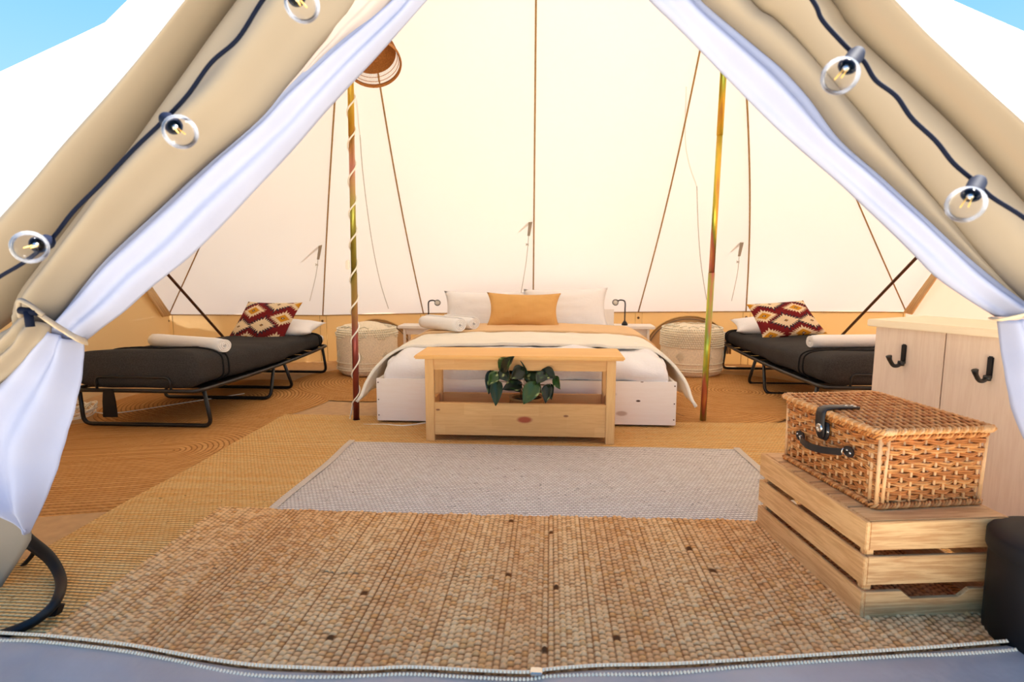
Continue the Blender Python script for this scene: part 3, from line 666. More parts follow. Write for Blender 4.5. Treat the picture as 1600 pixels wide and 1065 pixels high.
# ================================================================== POUFFES
def pouffe(c, r, h, label, band, seed):
    o = thing('pouffe', (c[0], c[1], .02), label, 'pouffe')
    z0 = .022
    prof = [(0, 0), (r*.86, 0), (r*.95, .02), (r, .06), (r*1.0, .15), (r*1.0, h*.7), (r*.99, h*.84), (r*.93, h*.94), (r*.75, h*1.0), (r*.35, h*1.03), (0, h*1.035)]
    vs, fs = lathe_data(prof, 48, (c[0], c[1], z0)); vs = [v+Vector((v.x-c[0], v.y-c[1], 0))*(.05*nz((v.x*3, v.y*3, v.z*4+seed), 1.5)) for v in vs]
    vs = [v+Vector((0, 0, .035*nz((v.x*4, v.y*4, seed), 1.4) if v.z > h*.9 else 0)) for v in vs]
    mesh('cover', vs, fs, M_pouf, o)
    J = Join()                                                # tufted top band
    for j in range(6 if not band else 9):
        z = h*(.97-.045*j); 
        for k in range(84):
            a = 2*pi*(k+.5*(j % 2))/84; 
            if not band and j > 2 and abs(((k/84*8) % 1)-.5)*5 < (j-2.3): continue
            rr = r*(1.0 if z < h*.9 else .95)*1.0+.004; p = Vector((c[0]+rr*cos(a), c[1]+rr*sin(a), z0+z)); J.add(*ell(p, .009, .009, .008+.003*random.random()))
    q = J.out('tufted_band', M_tuft, o); q['kind'] = 'stuff'
    J = Join()                                                # diamonds of bobbles
    for d in range(7):
        a0 = 2*pi*(d+.3*seed)/7
        for i in range(-4, 5):
            for j in range(-4, 5):
                if abs(i)+abs(j) > 4: continue
                a = a0+i*.011/r*.9; p = Vector((c[0]+(r+.004)*cos(a), c[1]+(r+.004)*sin(a), z0+h*.42+j*.0115)); J.add(*ell(p, .006, .006, .005, 5))
    q = J.out('bobble_diamonds', M_tuft, o); q['kind'] = 'stuff'
    for zz in (.055, .075, .12): tube('stitched_row', [Vector((c[0]+(r+.004)*cos(a), c[1]+(r+.004)*sin(a), z0+zz)) for a in [2*pi*k/48 for k in range(48)]], .004, M_tuft, o, 6, True)
    tube('zigzag_cord', [Vector((c[0]+(r*.62+.05*(k % 2)*1.2)*cos(2*pi*k/36), c[1]+(r*.62+.06*(k % 2))*sin(2*pi*k/36), z0+h*1.03-.012*(k % 2))) for k in range(36)], .005, M_tuft, o, 6, True)
    return o
pouffe((-1.70, 5.27), .275, .43, 'cream macrame pouffe between the cable wound pole and the bed', False, 1)
pouffe((1.30, 5.42), .275, .44, 'cream tufted pouffe between the bed and the bare golden pole', True, 2)

# ================================================================== COTS
def kil(u, v):
    """printed kilim pattern: serrated diamonds on maroon"""
    mar, crm, mus, nav = srgb(122, 34, 36), srgb(238, 214, 176), srgb(212, 148, 44), srgb(48, 42, 56)
    best = None
    for k, (cx_, cy_, t) in enumerate([(-.45, .42, 1), (.30, .80, 0), (.72, .10, 1), (.12, -.28, 0), (-.72, -.34, 0), (-.28, -.95, 1), (.75, -.92, 1), (-.98, .95, 0), (1.05, .85, 1), (-1.1, -1.0, 1)]):
        dx, dy = abs(u-cx_)/.46, abs(v-cy_)/.36; d = dx+dy
        an = atan2((v-cy_)/.36, (u-cx_)/.46)/(2*pi); saw = abs((an*22) % 1-.5)*2
        d2 = d*(.90+.42*saw)
        if best is None or d2 < best[0]: best = (d2, t, dx, dy, d)
    d2, t, dx, dy, d = best
    if d < .16: return nav if d > .07 else (mus if not t else crm)
    if d*(.9+.25*(d2/max(d, .01)-.9)) < .50: return crm if not t else mus
    if d2 < 1.02: return crm
    if d2 < 1.34: return nav if not t else mar
    return mar
def cot(xi, sg, y0, y1, zn, zf, label, blabel, extra):
    """folding bed: inner rail at xi, the bed spreads to xi+sg*.78; near end y0, far end y1"""
    W = .80; X = lambda t: xi+sg*t*W
    o = thing('folding_cot', (X(.5), (y0+y1)/2, 0), label, 'cot')
    def rz(t): return .262-.03*sin(pi*t)*.6+(.0 if t < .8 else .0)
    L_ = y1-y0; Yt = lambda t: y0+t*L_
    loop = [Vector((X(0), Yt(t), rz(t))) for t in [i/12 for i in range(13)]]+[Vector((X(1), Yt(1-t), rz(1-t))) for t in [i/12 for i in range(13)]]
    r = .0125
    path = roundpath([loop[0]]+loop[1:12]+[loop[12], loop[13]]+loop[14:25]+[loop[25]], .06, 4, True)
    tube('frame', path, r, M_black, o, 10, True)
    for k, t in enumerate([.1, .2, .3, .4, .5, .6, .7, .8, .9]):
        bx('support_slat', (min(X(0), X(1))+.01, Yt(t)-.085, rz(t)-.002), (max(X(0), X(1))-.01, Yt(t)+.085, rz(t)+.006), M_black, o, .002)
    def uleg(t, dz0, dy, spread=0.02):
        a, b = Vector((X(0), Yt(t), rz(t)-.01)), Vector((X(1), Yt(t), rz(t)-.01)); z = .026
        tube('leg', roundpath([a, Vector((X(-spread), Yt(t)+dy, z)), Vector((X(1+spread), Yt(t)+dy, z)), b], .055, 6), r, M_black, o, 10)
    uleg(.035, 0, .03); uleg(.47, 0, -.10); uleg(.56, 0, .10); uleg(.94, 0, .03)
    tube('guard_loop', roundpath([Vector((X(.2), y0, .262)), Vector((X(.2), y0-.004, .345)), Vector((X(.78), y0-.004, .345)), Vector((X(.78), y0, .262))], .035, 5), .008, M_black, o, 8)
    if extra: prism('fixing_strap', [(0, 0), (.09, 0), (.085, .10), (.075, .17), (.015, .17), (.005, .10)], -.004, .004, M_blackp, o, basis(Vector((X(.70)-.03, y0-.012, .10)), (1, 0, 0), (0, 0, 1)))
    # mattress showing as a white sheet at the head
    def matt(u, v, grow=0, y00=y0+.02, y11=y1-.01, zlo=.27):
        # u round the section, v along; closed section
        Y = y00+(y11-y00)*v; t = (Y-y0)/L_
        th_ = zn+(zf-zn)*min(1, max(0, t))**.8; hw = W/2-.005+grow
        a = 2*pi*u; ex = .42 if not grow else .38
        cx_ = math.copysign(abs(cos(a))**ex, cos(a)); cz = math.copysign(abs(sin(a))**.55, sin(a))
        cap = 1.0; e_ = min(v, 1-v)*(y11-y00)
        rr = .07
        if e_ < rr: q = 1-e_/rr; cap = sqrt(max(0, 1-q*q))*.45+.55 if e_ > 1e-4 else .0
        zc = zlo+rz(t)-.262+th_/2; x = X(.5)+cx_*hw*(1 if cap > .5 else 0.0); z = zc+cz*(th_/2+grow)*(cap if cap else 0)
        if e_ <= 1e-4: return Vector((X(.5)+cx_*hw*.9, Y, zc+cz*th_*.3))
        p = Vector((x, Y, z))
        w_ = .012*nz((Y*1.5+3, x*1.5, z*3), 1.6)+.008*nz((Y*4, x*3, z*6), 1.3); p.x += cx_*w_; p.z += w_*cz
        return p
    def fill(o_, nu, nv):
        bm = bmesh.new(); bm.from_mesh(o_.data); bmesh.ops.remove_doubles(bm, verts=bm.verts[:], dist=1e-5)
        bmesh.ops.holes_fill(bm, edges=[e for e in bm.edges if e.is_boundary], sides=0); bmesh.ops.recalc_face_normals(bm, faces=bm.faces[:]); bm.to_mesh(o_.data); bm.free()
    q = grid('mattress', lambda u, v: matt(u, v, -.012, y0+.03, y1+.015), 40, 40, M_white, o); fill(q, 40, 40)
    b = thing('cot_blanket', (X(.5), (y0+y1)/2, .27), blabel, 'blanket')
    q = grid('blanket', lambda u, v: matt(u, v, .004, y0-.0, y1-.075), 56, 70, M_charcoal.__class__ and M_charcoal, b); fill(q, 56, 70)
    for yy in (.30, .36, L_-.20, L_-.15):
        pts = [matt(k/40, (yy)/(L_-.075), .008, y0, y1-.075) for k in range(40)]
        tube('stitched_welt', pts, .006, M_stitch, b, 6, True)
    return o, X, Yt
KG = None
c1, XL, YL = cot(-2.10, -1, 3.27, 5.32, .235, .125, 'black framed folding cot beside the heap of white cord', 'charcoal felt blanket on the cot beside the heap of white cord', True)
c2, XR, YR = cot(1.68, 1, 3.64, 5.78, .20, .13, 'black framed folding cot behind the whitewashed cabinet', 'charcoal felt blanket on the cot behind the whitewashed cabinet', True)
pillow('cot_pillow', .68, .42, .13, M_white, Matrix.Translation((-2.42, 5.07, .455)) @ Matrix.Rotation(.06, 4, 'Z') @ Matrix.Rotation(.12, 4, 'X'), 'white pillow under the patterned cushion on the cot near the cable wrapped pole', 'pillow', seed=6)
pillow('cot_pillow', .66, .44, .14, M_white, Matrix.Translation((2.03, 5.50, .455)) @ Matrix.Rotation(-.15, 4, 'Z') @ Matrix.Rotation(.16, 4, 'X'), 'white pillow under the patterned cushion on the cot behind the cabinet', 'pillow', seed=9)
def quadpillow(px, Yb, Yt_, label, mir=False):
    tl, tr, br, bl = [D(x, y, Yt_ if i < 2 else Yb) for i, (x, y) in enumerate(px)]
    c = (tl+tr+br+bl)/4; ux = (tr-tl)+(br-bl); vy = (tl-bl)+(tr-br); M4 = basis(c, ux, vy)
    wd = ux.length/2; ht = vy.length/2
    o = pillow('kilim_cushion', wd*1.02, ht*1.02, .14, M_kilim, M4, label, 'cushion', n=140, pinch=.07, colfn=lambda u, v: kil(-u if mir else u, v), crease=.004)
    # shear the square so that its corners sit as it slumps
    inv = M4.inverted(); C4 = [inv @ p for p in (tl, tr, br, bl)]
    for v in o.data.vertices:
        u_, v_ = v.co.x/(wd*.51), v.co.y/(ht*.51); a, b = (u_+1)/2, (v_+1)/2
        t = C4[0].lerp(C4[1], a); q = C4[3].lerp(C4[2], a); w_ = q.lerp(t, b); v.co = Vector((w_.x, w_.y, w_.z+v.co.z))
    return o
quadpillow([(388, 471), (473, 472), (440, 537), (352, 534)], 4.80, 4.98, 'maroon kilim cushion with serrated diamonds on the cot near the cable wrapped pole')
quadpillow([(1166, 475), (1255, 469), (1293, 521), (1192, 530)], 5.02, 5.22, 'maroon kilim cushion with serrated diamonds on the cot behind the cabinet', True)
a, b = D(243, 535, 3.85), D(352, 543, 3.62); c = (a+b)/2
rolled_towel('rolled_towel', (c.x, c.y, .492), (b-a).length, .052, atan2(b.y-a.y, b.x-a.x)-pi/2, 'long white rolled towel on the cot beside the heap of cord')
a, b = D(1265, 536, 4.15), D(1385, 532, 4.22); c = (a+b)/2
rolled_towel('rolled_towel', (c.x, c.y, .485), (b-a).length, .05, atan2(b.y-a.y, b.x-a.x)-pi/2, 'long white rolled towel on the cot, half hidden by the cabinet')
# heap of cord under the first cot
def coil_heap(c, n, label):
    pts = []
    rr = random.Random(3)
    for i in range(n): a = i*1.15; r = .05+.075*rr.random(); pts.append(Vector((c.x+r*cos(a)*1.1, c.y+r*sin(a), .02+.10*rr.random()*(1-i/n*.3))))
    pts += [Vector((c.x+.2, c.y+.1, .016)), Vector((c.x+.5, c.y+.45, .016)), Vector((c.x+.75, c.y+.75, .016))]
    o = tube('cord_heap', smoothpath(pts, 7), .0042, M_whitecord, None, 6); recenter(o); tag(o, label, 'cord')
coil_heap(H(118, 640, .06), 46, 'tangled heap of white cord on the rug under the cot near the white tied curtain')
o = tube('floor_cable', smoothpath([H(1110, 563, .02)+Vector((0, .1, 0)), H(1135, 565, .012), H(1165, 566, .012), H(1200, 570, .012)], 6), .004, M_whitecord, None, 6); recenter(o); tag(o, 'thin white cable on the floor at the head of the cot behind the cabinet', 'cable')

# ================================================================== BENCH AND PLANT
bn = thing('planter_bench', (-.17, 3.3, 0), 'pine bench with an open planter box standing before the bed', 'bench')
yb0, yb1 = 3.17, 3.46; xb0, xb1 = -.70, .36
KN = [((0.03, 0, 0.13), .022, srgb(170, 84, 50)), ((.21, 0, .165), .008, srgb(150, 90, 50)), ((-.45, 0, .18), .006, srgb(140, 80, 45))]
Mfb = wood('pine_front_board', srgb(250, 206, 140), srgb(206, 142, 74), 0, 1.0, plank=(2, .062, .42), knots=[((.03, 0, .10), .024, srgb(176, 84, 50)), ((.26, 0, .125), .008, srgb(150, 96, 60)), ((-.46, 0, .15), .007, srgb(140, 86, 50))])
Mtop = wood('pine_bench_top', srgb(250, 204, 130), srgb(228, 166, 90), 0, 1.0, plank=(1, .07, .5))
bx('bench_top', (-.755, yb0-.025, .492), (.405, yb1+.03, .514), Mtop, bn, .006)
def bpart(name, lo, hi, mat, bev=.002, org=None):
    o = bx(name, tuple(lo[i]-org[i] for i in range(3)) if org else lo, tuple(hi[i]-org[i] for i in range(3)) if org else hi, mat, None, bev)
    if org: o.location = org
    o.parent = bn; o.matrix_parent_inverse = bn.matrix_basis.inverted(); return o
for xx in (xb0, xb1-.05):
    for yy in (yb0, yb1-.04): bx('leg', (xx, yy, .0185), (xx+.05, yy+.04, .49), M_pinez, bn, .003)
bpart('apron', (xb0+.05, yb0+.008, .428), (xb1-.05, yb0+.028, .49), M_pine); bpart('apron', (xb0+.05, yb1-.028, .428), (xb1-.05, yb1-.008, .49), M_pine)
bpart('planter_front', (xb0+.05, yb0+.004, .055), (xb1-.05, yb0+.026, .242), Mfb, .003, (-.17, yb0+.004, 0.055-.005))
bpart('planter_back', (xb0+.05, yb1-.026, .055), (xb1-.05, yb1-.004, .242), M_pine, .003)
bpart('planter_floor', (xb0+.05, yb0+.026, .055), (xb1-.05, yb1-.026, .07), M_pine)
for xx in (xb0+.014, xb1-.034): bpart('side_panel', (xx, yb0+.04, .055), (xx+.02, yb1-.04, .242), M_pine)
for xx in (xb0+.014, xb1-.034): bpart('side_rail', (xx, yb0+.04, .43), (xx+.02, yb1-.04, .49), M_pine)
pc = Vector((-.135, 3.32, .072))
pt = thing('potted_pothos', pc, 'dark green pothos in a seagrass pot inside the pine bench planter', 'plant')
lathe('pot', [(0, 0), (.075, 0), (.092, .03), (.10, .09), (.098, .165), (.103, .178), (.096, .18), (.090, .165), (.088, .15), (0, .15)], M_seagrass, pt, 32, pc)
for zz in range(12): tube('woven_ring', [pc+Vector(((.089+.012*sin(pi*min(1, zz/11)))*cos(a), (.089+.012*sin(pi*min(1, zz/11)))*sin(a), .012+zz*.0145)) for a in [2*pi*k/40 for k in range(40)]], .0065, M_seagrass, pt, 6, True)
lathe('soil', [(0, .158), (.088, .155)], M_soil, pt, 20, pc)
leaves = [ # tip px, base px, depth, width
 ((752, 632), (780, 598), .145, 0), ((775, 614+16), (777, 596), 3.14, .075), ((764, 612), (768, 580), 3.18, .07), ((797, 561), (783, 573), 3.12, .09),
 ((802, 559), (786, 578), 3.10, .085), ((823, 581), (800, 571), 3.20, .12), ((795, 594), (785, 577), 3.12, .08), ((820, 628), (836, 600), 3.08, .10),
 ((788, 608), (812, 600), 3.16, .085), ((848, 590), (822, 585), 3.25, .10), ((866, 590), (850, 580), 3.14, .085), ((875, 606), (868, 590), 3.12, .055),
 ((853, 627), (856, 603), 3.10, .065), ((862, 622), (860, 602), 3.13, .055), ((840, 598), (850, 584), 3.12, .08), ((765, 600), (776, 583), 3.12, .07),
 ((800, 590), (815, 577), 3.14, .09), ((832, 597), (822, 580), 3.2, .10), ((812, 611), (800, 597), 3.2, .08), ((845, 612), (835, 597), 3.2, .07), ((783, 577), (795, 590), 3.22, .08), ((857, 578), (842, 587), 3.22, .08)]
lr = random.Random(11); crown = pc+Vector((0, 0, .2))
for k, ((tx, ty), (bx_, by_), Yd, wd) in enumerate(leaves[1:]):
    tip = D(tx, ty, Yd-.03); bs = D(bx_, by_, Yd+.02); ln = (tip-bs); L_ = ln.length*1.12; wd = wd*.92
    side = ln.cross(Vector((lr.uniform(-.5, .5), -1, lr.uniform(0, .6)))).normalized(); nrm = side.cross(ln.normalized())
    if nrm.y > 0: nrm = -nrm; side = -side
    vs, fs, cs = [], [], []; nu, nv = 6, 8; g = lr.uniform(.0, 1)
    base_c = [srgb(30, 56, 30), srgb(24, 44, 36), srgb(46, 76, 30), srgb(20, 34, 22)][k % 4]
    for j in range(nv+1):
        t = j/nv; ww = wd*.5*(sin(pi*min(1, t**.62*1.0)))**.85 if 0 < t < 1 else .001
        for i in range(nu+1):
            u = 2*i/nu-1; p = bs+ln.normalized()*(L_*t-.18*wd*abs(u)*(1-t)**3)+side*(ww*u)+nrm*(.012*abs(u)*1.0-.05*L_*(t-.5)**2*4*.4+.003*sin(9*t+u*3)); vs.append(p)
            sp = noise.noise(Vector((u*2.2+k*5, t*7, k*3.1))); cs.append(srgb(196, 204, 130) if sp > .52 else (srgb(60, 92, 38) if sp > .42 else base_c))
    for j in range(nv):
        for i in range(nu): a_ = j*(nu+1)+i; fs.append((a_, a_+1, a_+nu+2, a_+nu+1))
    lf = mesh('leaf', vs, fs, M_leaf, pt, True, cs); md = lf.modifiers.new('t', 'SOLIDIFY'); md.thickness = .001
    tube('stem', smoothpath([crown+Vector((lr.uniform(-.04, .04), lr.uniform(-.03, .03), -.05)), (crown+bs)/2+Vector((0, 0, .02)), bs], 4), .002, M_stem, pt, 5)

# ================================================================== PENDANT LAMP
pn = D(584, 100, 3.45); Rp = Matrix.Rotation(radians(-18), 3, 'Y') @ Matrix.Rotation(radians(-30), 3, 'X')
pd = thing('rattan_pendant', pn, 'woven rattan pendant lampshade hanging beside the cable wound pole', 'lamp')
rp_ = .155
lathe('dark_band', [(rp_*.90, .09), (rp_*.86, .12), (rp_*.78, .17), (rp_*.6, .20), (rp_*.3, .215), (.02, .22)], M_rattan, pd, 40, pn, Rp)
lathe('rim', [(rp_*1.0, -.012), (rp_*1.03, -.006), (rp_*1.02, .012), (rp_*.98, .016), (rp_*.96, 0), (rp_*1.0, -.012)], M_rattan, pd, 40, pn, Rp)
J = Join()
for k in range(120):
    a = 2*pi*k/120; p0 = pn+Rp @ Vector((rp_*cos(a), rp_*sin(a), .01)); p1 = pn+Rp @ Vector((rp_*.90*cos(a+.03), rp_*.90*sin(a+.03), .10)); J.add(*tube_data([p0, p1], .0011, 4))
q = J.out('rattan_spokes', M_rattan, pd); q['kind'] = 'stuff'
for zz, kk in ((.035, .965), (.065, .935)): tube('binding_hoop', [pn+Rp @ Vector((rp_*kk*cos(a), rp_*kk*sin(a), zz)) for a in [2*pi*k/40 for k in range(40)]], .0018, M_rattan, pd, 5, True)
tube('hanging_cord', [pn+Rp @ Vector((0, 0, .215)), Vector((pn.x, pn.y, 3.0)), A+Vector((.03, -.05, -.08))], .004, M_whitecord, pd, 6)

# ================================================================== cords and pull-out tabs of the tent
def pullout(px, ptop, pbot, ptail, Y, lab, dark=0):
    a = D(*ptop, Y-.10); b = D(*pbot, Y-.32); c = D(*ptail, Y-.22)
    o = thing('guy_tab', a, lab, 'tent tab')
    d = (b-a); s = Vector((.022, 0, .0))
    vs = [a+Vector((.004, 0, 0)), a-Vector((.004, 0, 0)), a.lerp(b, .5)-s, b-s*.5, b+s*.5, a.lerp(b, .5)+s*.6]
    q = mesh('canvas_tab', vs, [(0, 1, 2, 5), (5, 2, 3, 4)], M_flap, o, False); md = q.modifiers.new('t', 'SOLIDIFY'); md.thickness = .004
    tube('cord', smoothpath([b, b.lerp(c, .4)+Vector((.01, 0, 0)), c], 6), .003, M_cord, o, 5)
    for k in range(3): tube('knot', [b.lerp(c, .15)+Vector((-.012, 0, .01*k)), b.lerp(c, .15)+Vector((.012, .004, .02-.01*k))], .003, M_cord, o, 5)
def seam_y(i, t): return seams[i][int(t*24)].y
pullout(833, (834, 320), (826, 368), (812, 470), seams[3][6].y-.02, 'pale tent tab and cord below the middle roof seam')
pullout(505, (508, 345), (497, 405), (484, 470), seams[1][4].y-.02, 'pale tent tab and cord on the roof behind the reddish pole')
pullout(1165, (1167, 348), (1155, 400), (1143, 470), seams[5][4].y-.02, 'pale tent tab and cord on the roof above the cot pillow behind the cabinet')
for pts, lab in (([(560, 150), (566, 260), (580, 370), (594, 440), (607, 482)], 'thin grey cord hanging beside the reddish pole'), ([(1098, 90), (1090, 200), (1089, 300), (1094, 400), (1104, 468)], 'thin grey cord hanging beside the bare golden pole')):
    P = [D(x, y, 4.6+.22*i) for i, (x, y) in enumerate(pts)]; P[0] = D(*pts[0], 4.5)
    o = tube('grey_cord', smoothpath(P, 6), .003, M_cord, None, 6); recenter(o); tag(o, lab, 'cord')

# ================================================================== CABINET
ca = Vector((1.466, 2.794, 0)); cd = Vector((1.716, 2.34, 0)); u = (cd-ca).normalized(); v = Vector((-u.y, u.x, 0))   # u towards us, v away behind
if v.x < 0: v = -v
Mc = Matrix.Identity(4)
for i in range(3): Mc[i][0], Mc[i][1], Mc[i][2], Mc[i][3] = u[i], v[i], (0, 0, 1)[i], ca[i]
cab = thing('storage_cabinet', (ca.x, ca.y, 0), 'whitewashed timber cabinet with two black coat hooks beside the doorway', 'cabinet')
LC = .86
def cbx(name, lo, hi, mat, bev=.003, parent=None): return bx(name, lo, hi, mat, parent or cab, bev, rot=Mc)
cbx('lid', (-.0, -.0, .728), (LC, .44, .76), M_lid, .004)
xs = .012+.012
def at_face(px_, py_):                                         # point of the cabinet face seen at a pixel, in its own axes
    d = ray(px_, py_); o_ = ca+v*.022; n_ = v; t = (o_-CO).dot(n_)/d.dot(n_); return Mc.inverted() @ (CO+d*t)
e0 = at_face(1369, 512).x; e1 = at_face(1478, 525).x; 
cbx('panel', (e0, .022, .0), (e1-.002, .040, .728), M_wwz, .002); cbx('panel', (e1+.002, .022, .0), (LC-.02, .040, .728), M_wwz, .002)
cbx('side_panel', (e0, .041, .0), (e0+.018, .42, .728), M_wwz); cbx('side_panel', (LC-.038, .041, .0), (LC-.02, .42, .728), M_wwz); cbx('back_panel', (e0+.018, .402, .0), (LC-.038, .42, .728), M_wwz)
def hook(px_, py_, k):
    c = at_face(px_, py_)
    h = bx('coat_hook', (-.011, -.009, -.045), (.011, .0, .045), M_black, None, .006, rot=Mc @ Matrix.Translation((c.x, .021, c.z)))
    h.parent = cab; h.matrix_parent_inverse = cab.matrix_basis.inverted(); h['label'] = 'black metal hook'
    p = [Vector((c.x, .012, c.z-.035)), Vector((c.x, -.015, c.z-.048)), Vector((c.x, -.048, c.z-.046)), Vector((c.x, -.075, c.z-.022)), Vector((c.x, -.086, c.z-.002))]
    vs, fs = tube_data([Mc @ q for q in smoothpath(p, 5)], lambda t: .0085+.004*max(0, t-.75)*4 if t > .02 else .009, 10)
    q = mesh('prong', vs, fs, M_black); q.parent = h; q.matrix_parent_inverse = h.matrix_basis.inverted()
    vs, fs = lathe_data([(0, -.012), (.013, -.01), (.014, 0), (.013, .01), (0, .012)], 16, Mc @ Vector((c.x, .004, c.z-.040)), Mc.to_3x3())
    q = mesh('boss', vs, fs, M_black); q.parent = h; q.matrix_parent_inverse = h.matrix_basis.inverted()
hook(1413, 553, 0); hook(1548, 574, 1)

# ================================================================== CRATE
k0 = Vector((.868, 1.575, .022)); ku = (Vector((.793, 2.159, 0))-Vector((.868, 1.575, 0))).normalized(); kv = Vector((ku.y, -ku.x, 0))
Mk = Matrix.Identity(4)
for i in range(3): Mk[i][0], Mk[i][1], Mk[i][2], Mk[i][3] = kv[i], ku[i], (0, 0, 1)[i], k0[i]
KL, KW, KH = .60, .42, .285
cr = thing('pine_crate', (k0.x, k0.y, 0.022), 'slatted pine crate turned upside down on the chunky mat under the hamper', 'crate')
def kb(name, lo, hi, mat, bev=.003): return bx(name, lo, hi, mat, cr, bev, rot=Mk)
sh = .082; gp = (KH-3*sh)/2
for x_ in (-.0, KW-.012):
    for j in range(3): z = j*(sh+gp); kb('slat', (x_, .0, z), (x_+.012, KL, z+sh), M_crate, .002)
for y_ in (.0, KL-.012):
    for j in range(3):
        z = j*(sh+gp)
        if j == 0 and y_ == 0:
            a, b = .012, KW-.012; m0, m1 = .145, .285; pts = [(a, 0), (b, 0), (b, sh), (m1+.03, sh), (m1, sh-.024), (m0, sh-.024), (m0-.03, sh), (a, sh)]
            prism('slat', pts, -.013, .001, M_cratex, cr, Mk @ basis(Vector((0, 0, 0)), (1, 0, 0), (0, 0, 1)), .0015)
        else: kb('slat', (.012, y_, z), (KW-.012, y_+.013, z+sh), M_cratex, .002)
for x_ in (.012, KW-.037):
    for y_ in (.013, KL-.038): kb('corner_post', (x_, y_, .002), (x_+.025, y_+.025, KH-.013), M_cratex)
nb = 6; bwid = (KL-.012)/nb
for j in range(nb): kb('base_board', (.012, .006+j*bwid+.0, KH-.012), (KW-.012, .006+(j+1)*bwid-.006, KH+.002), M_cratex, .002)

# ================================================================== HAMPER
hb = H(1366, 795, .31); ha = H(1226, 716, .31); hc_ = H(1546, 797, .31)
hu = (ha-hb); HL = hu.length; hu.normalize(); hv = Vector((hu.y, -hu.x, 0)); HW = (hc_-hb).length; Mh = Matrix.Identity(4); z0h = .313
for i in range(3): Mh[i][0], Mh[i][1], Mh[i][2], Mh[i][3] = hv[i], hu[i], (0, 0, 1)[i], (hb.x, hb.y, z0h)[i]
ham = thing('picnic_hamper', (hb.x, hb.y, z0h), 'willow picnic hamper with black leather strap and handle on the pine crate', 'hamper')
HH = .215; HW += .01
def rect_path(x0, y0, x1, y1, z, r=.02, st=.007):
    """points round a rounded rectangle, equally spaced"""
    c = roundpath([Vector((x0, y0, z)), Vector((x1, y0, z)), Vector((x1, y1, z)), Vector((x0, y1, z))], r, 4, True)
    c.append(c[0]); d = [0]
    for a_, b_ in zip(c, c[1:]): d.append(d[-1]+(b_-a_).length)
    n = int(d[-1]/st); q = []; k = 0
    for i in range(n):
        s = d[-1]*i/n
        while d[k+1] < s: k += 1
        q.append(c[k].lerp(c[k+1], (s-d[k])/max(1e-9, d[k+1]-d[k])))
    return q, d[-1]
ctr = Vector((HW/2, HL/2, 0))
nrow = 15; per = None; nst = 44
for j in range(nrow):
    z = .012+j*(HH-.024)/(nrow-1); fl_ = .0+.010*(1-(z/HH))*1.0
    q, per = rect_path(fl_, fl_, HW-fl_, HL-fl_, z, .012, .0075)
    for sub in (0, 1):
        P = []; n = len(q)
        for i, p in enumerate(q):
            ph = i/n*nst*pi+pi*j; off = .0058*sin(ph); a_ = q[i-1]; b_ = q[(i+1) % n]; t = (b_-a_).normalized(); nn = Vector((t.y, -t.x, 0))
            P.append(Mh @ (p+nn*(off)+Vector((0, 0, (.0032 if sub else -.0032)+.0012*sin(i*.9+j*2)+.0015*nz((i*.2, j, sub), 1)))))
        tube('willow_rod', P, .0037, M_wicker[(j*3+sub*2+j//2) % 4], ham, 6, True)
q, per = rect_path(.005, .005, HW-.005, HL-.005, 0, .012, .0075)
for k in range(nst):
    i = (k+.5)/nst*len(q); p = q[int(i) % len(q)]
    tube('stake', [Mh @ (p+Vector((0, 0, .004))), Mh @ (p+Vector((0, 0, HH-.002)))], .0040, M_stake, ham, 6)
for (xx, yy) in ((0, 0), (0, .026), (.026, 0), (HW, 0), (0, HL), (HW, HL)): tube('corner_stake', [Mh @ Vector((xx+.004*(1 if xx == 0 else -1), yy, .004)), Mh @ Vector((xx+.002, yy+.0, HH))], .0055, M_stake, ham, 8)
def braid(name, q, R, r, tw, mat, closed=True, n=3):
    for s in range(n):
        P = []; L_ = len(q)
        for i, p in enumerate(q):
            a_ = q[i-1] if (closed or i) else q[i]; b_ = q[(i+1) % L_] if (closed or i < L_-1) else q[i]; t = (b_-a_).normalized(); nn = Vector((t.y, -t.x, 0)); an = 2*pi*(round(tw)*i/L_+s/n); P.append(Mh @ (p+nn*(R*cos(an))+Vector((0, 0, R*sin(an)))))
        tube(name, P, r, mat[s % len(mat)], ham, 6, closed)
q, _ = rect_path(-.003, -.003, HW+.003, HL+.003, .006, .014, .006); braid('foot_border', q, .0065, .0042, 48, M_wicker)
q, _ = rect_path(-.003, -.003, HW+.003, HL+.003, HH-.006, .014, .006); braid('top_border', q, .006, .0040, 44, M_wicker)
# lid
zl = HH+.012; ov = .014
lid = ham
q, _ = rect_path(-ov, -ov, HW+ov, HL+ov, zl, .018, .006); braid('lid_border', q, .0065, .0045, 60, [M_stake, M_wicker[2], M_wicker[2]])
nl = 34; ns = 13
for k in range(nl):
    x_ = -.004+(HW+.008)*k/(nl-1); P = []
    for i in range(90):
        y_ = -.008+(HL+.016)*i/89; P.append(Mh @ Vector((x_+.0008*sin(i*.5+k), y_, zl+.004+.0042*sin(i/89*ns*pi*1.0+pi*(k % 2)))))
    tube('lid_rod', P, .0040, M_wicker[(k*5) % 4 if k % 3 else 2], ham, 6)
for k in range(ns):
    y_ = HL*(k+.5)/ns; tube('lid_stake', [Mh @ Vector((-.01, y_, zl+.003)), Mh @ Vector((HW+.01, y_, zl+.003))], .0034, M_stake, ham, 6)
for kk in ((-ov, -ov), (HW+ov, -ov), (-ov, HL+ov)):             # bound corners
    for s in range(4): lathe('corner_binding', [(.009, -.003), (.0115, 0), (.009, .003), (.007, 0), (.009, -.003)], M_stake, ham, 14, Mh @ Vector((kk[0]+(.02+.006*s)*(1 if kk[0] < 0 else -1), kk[1], zl)), (Mh.to_3x3() @ Matrix.Rotation(pi/2, 3, 'Y')))
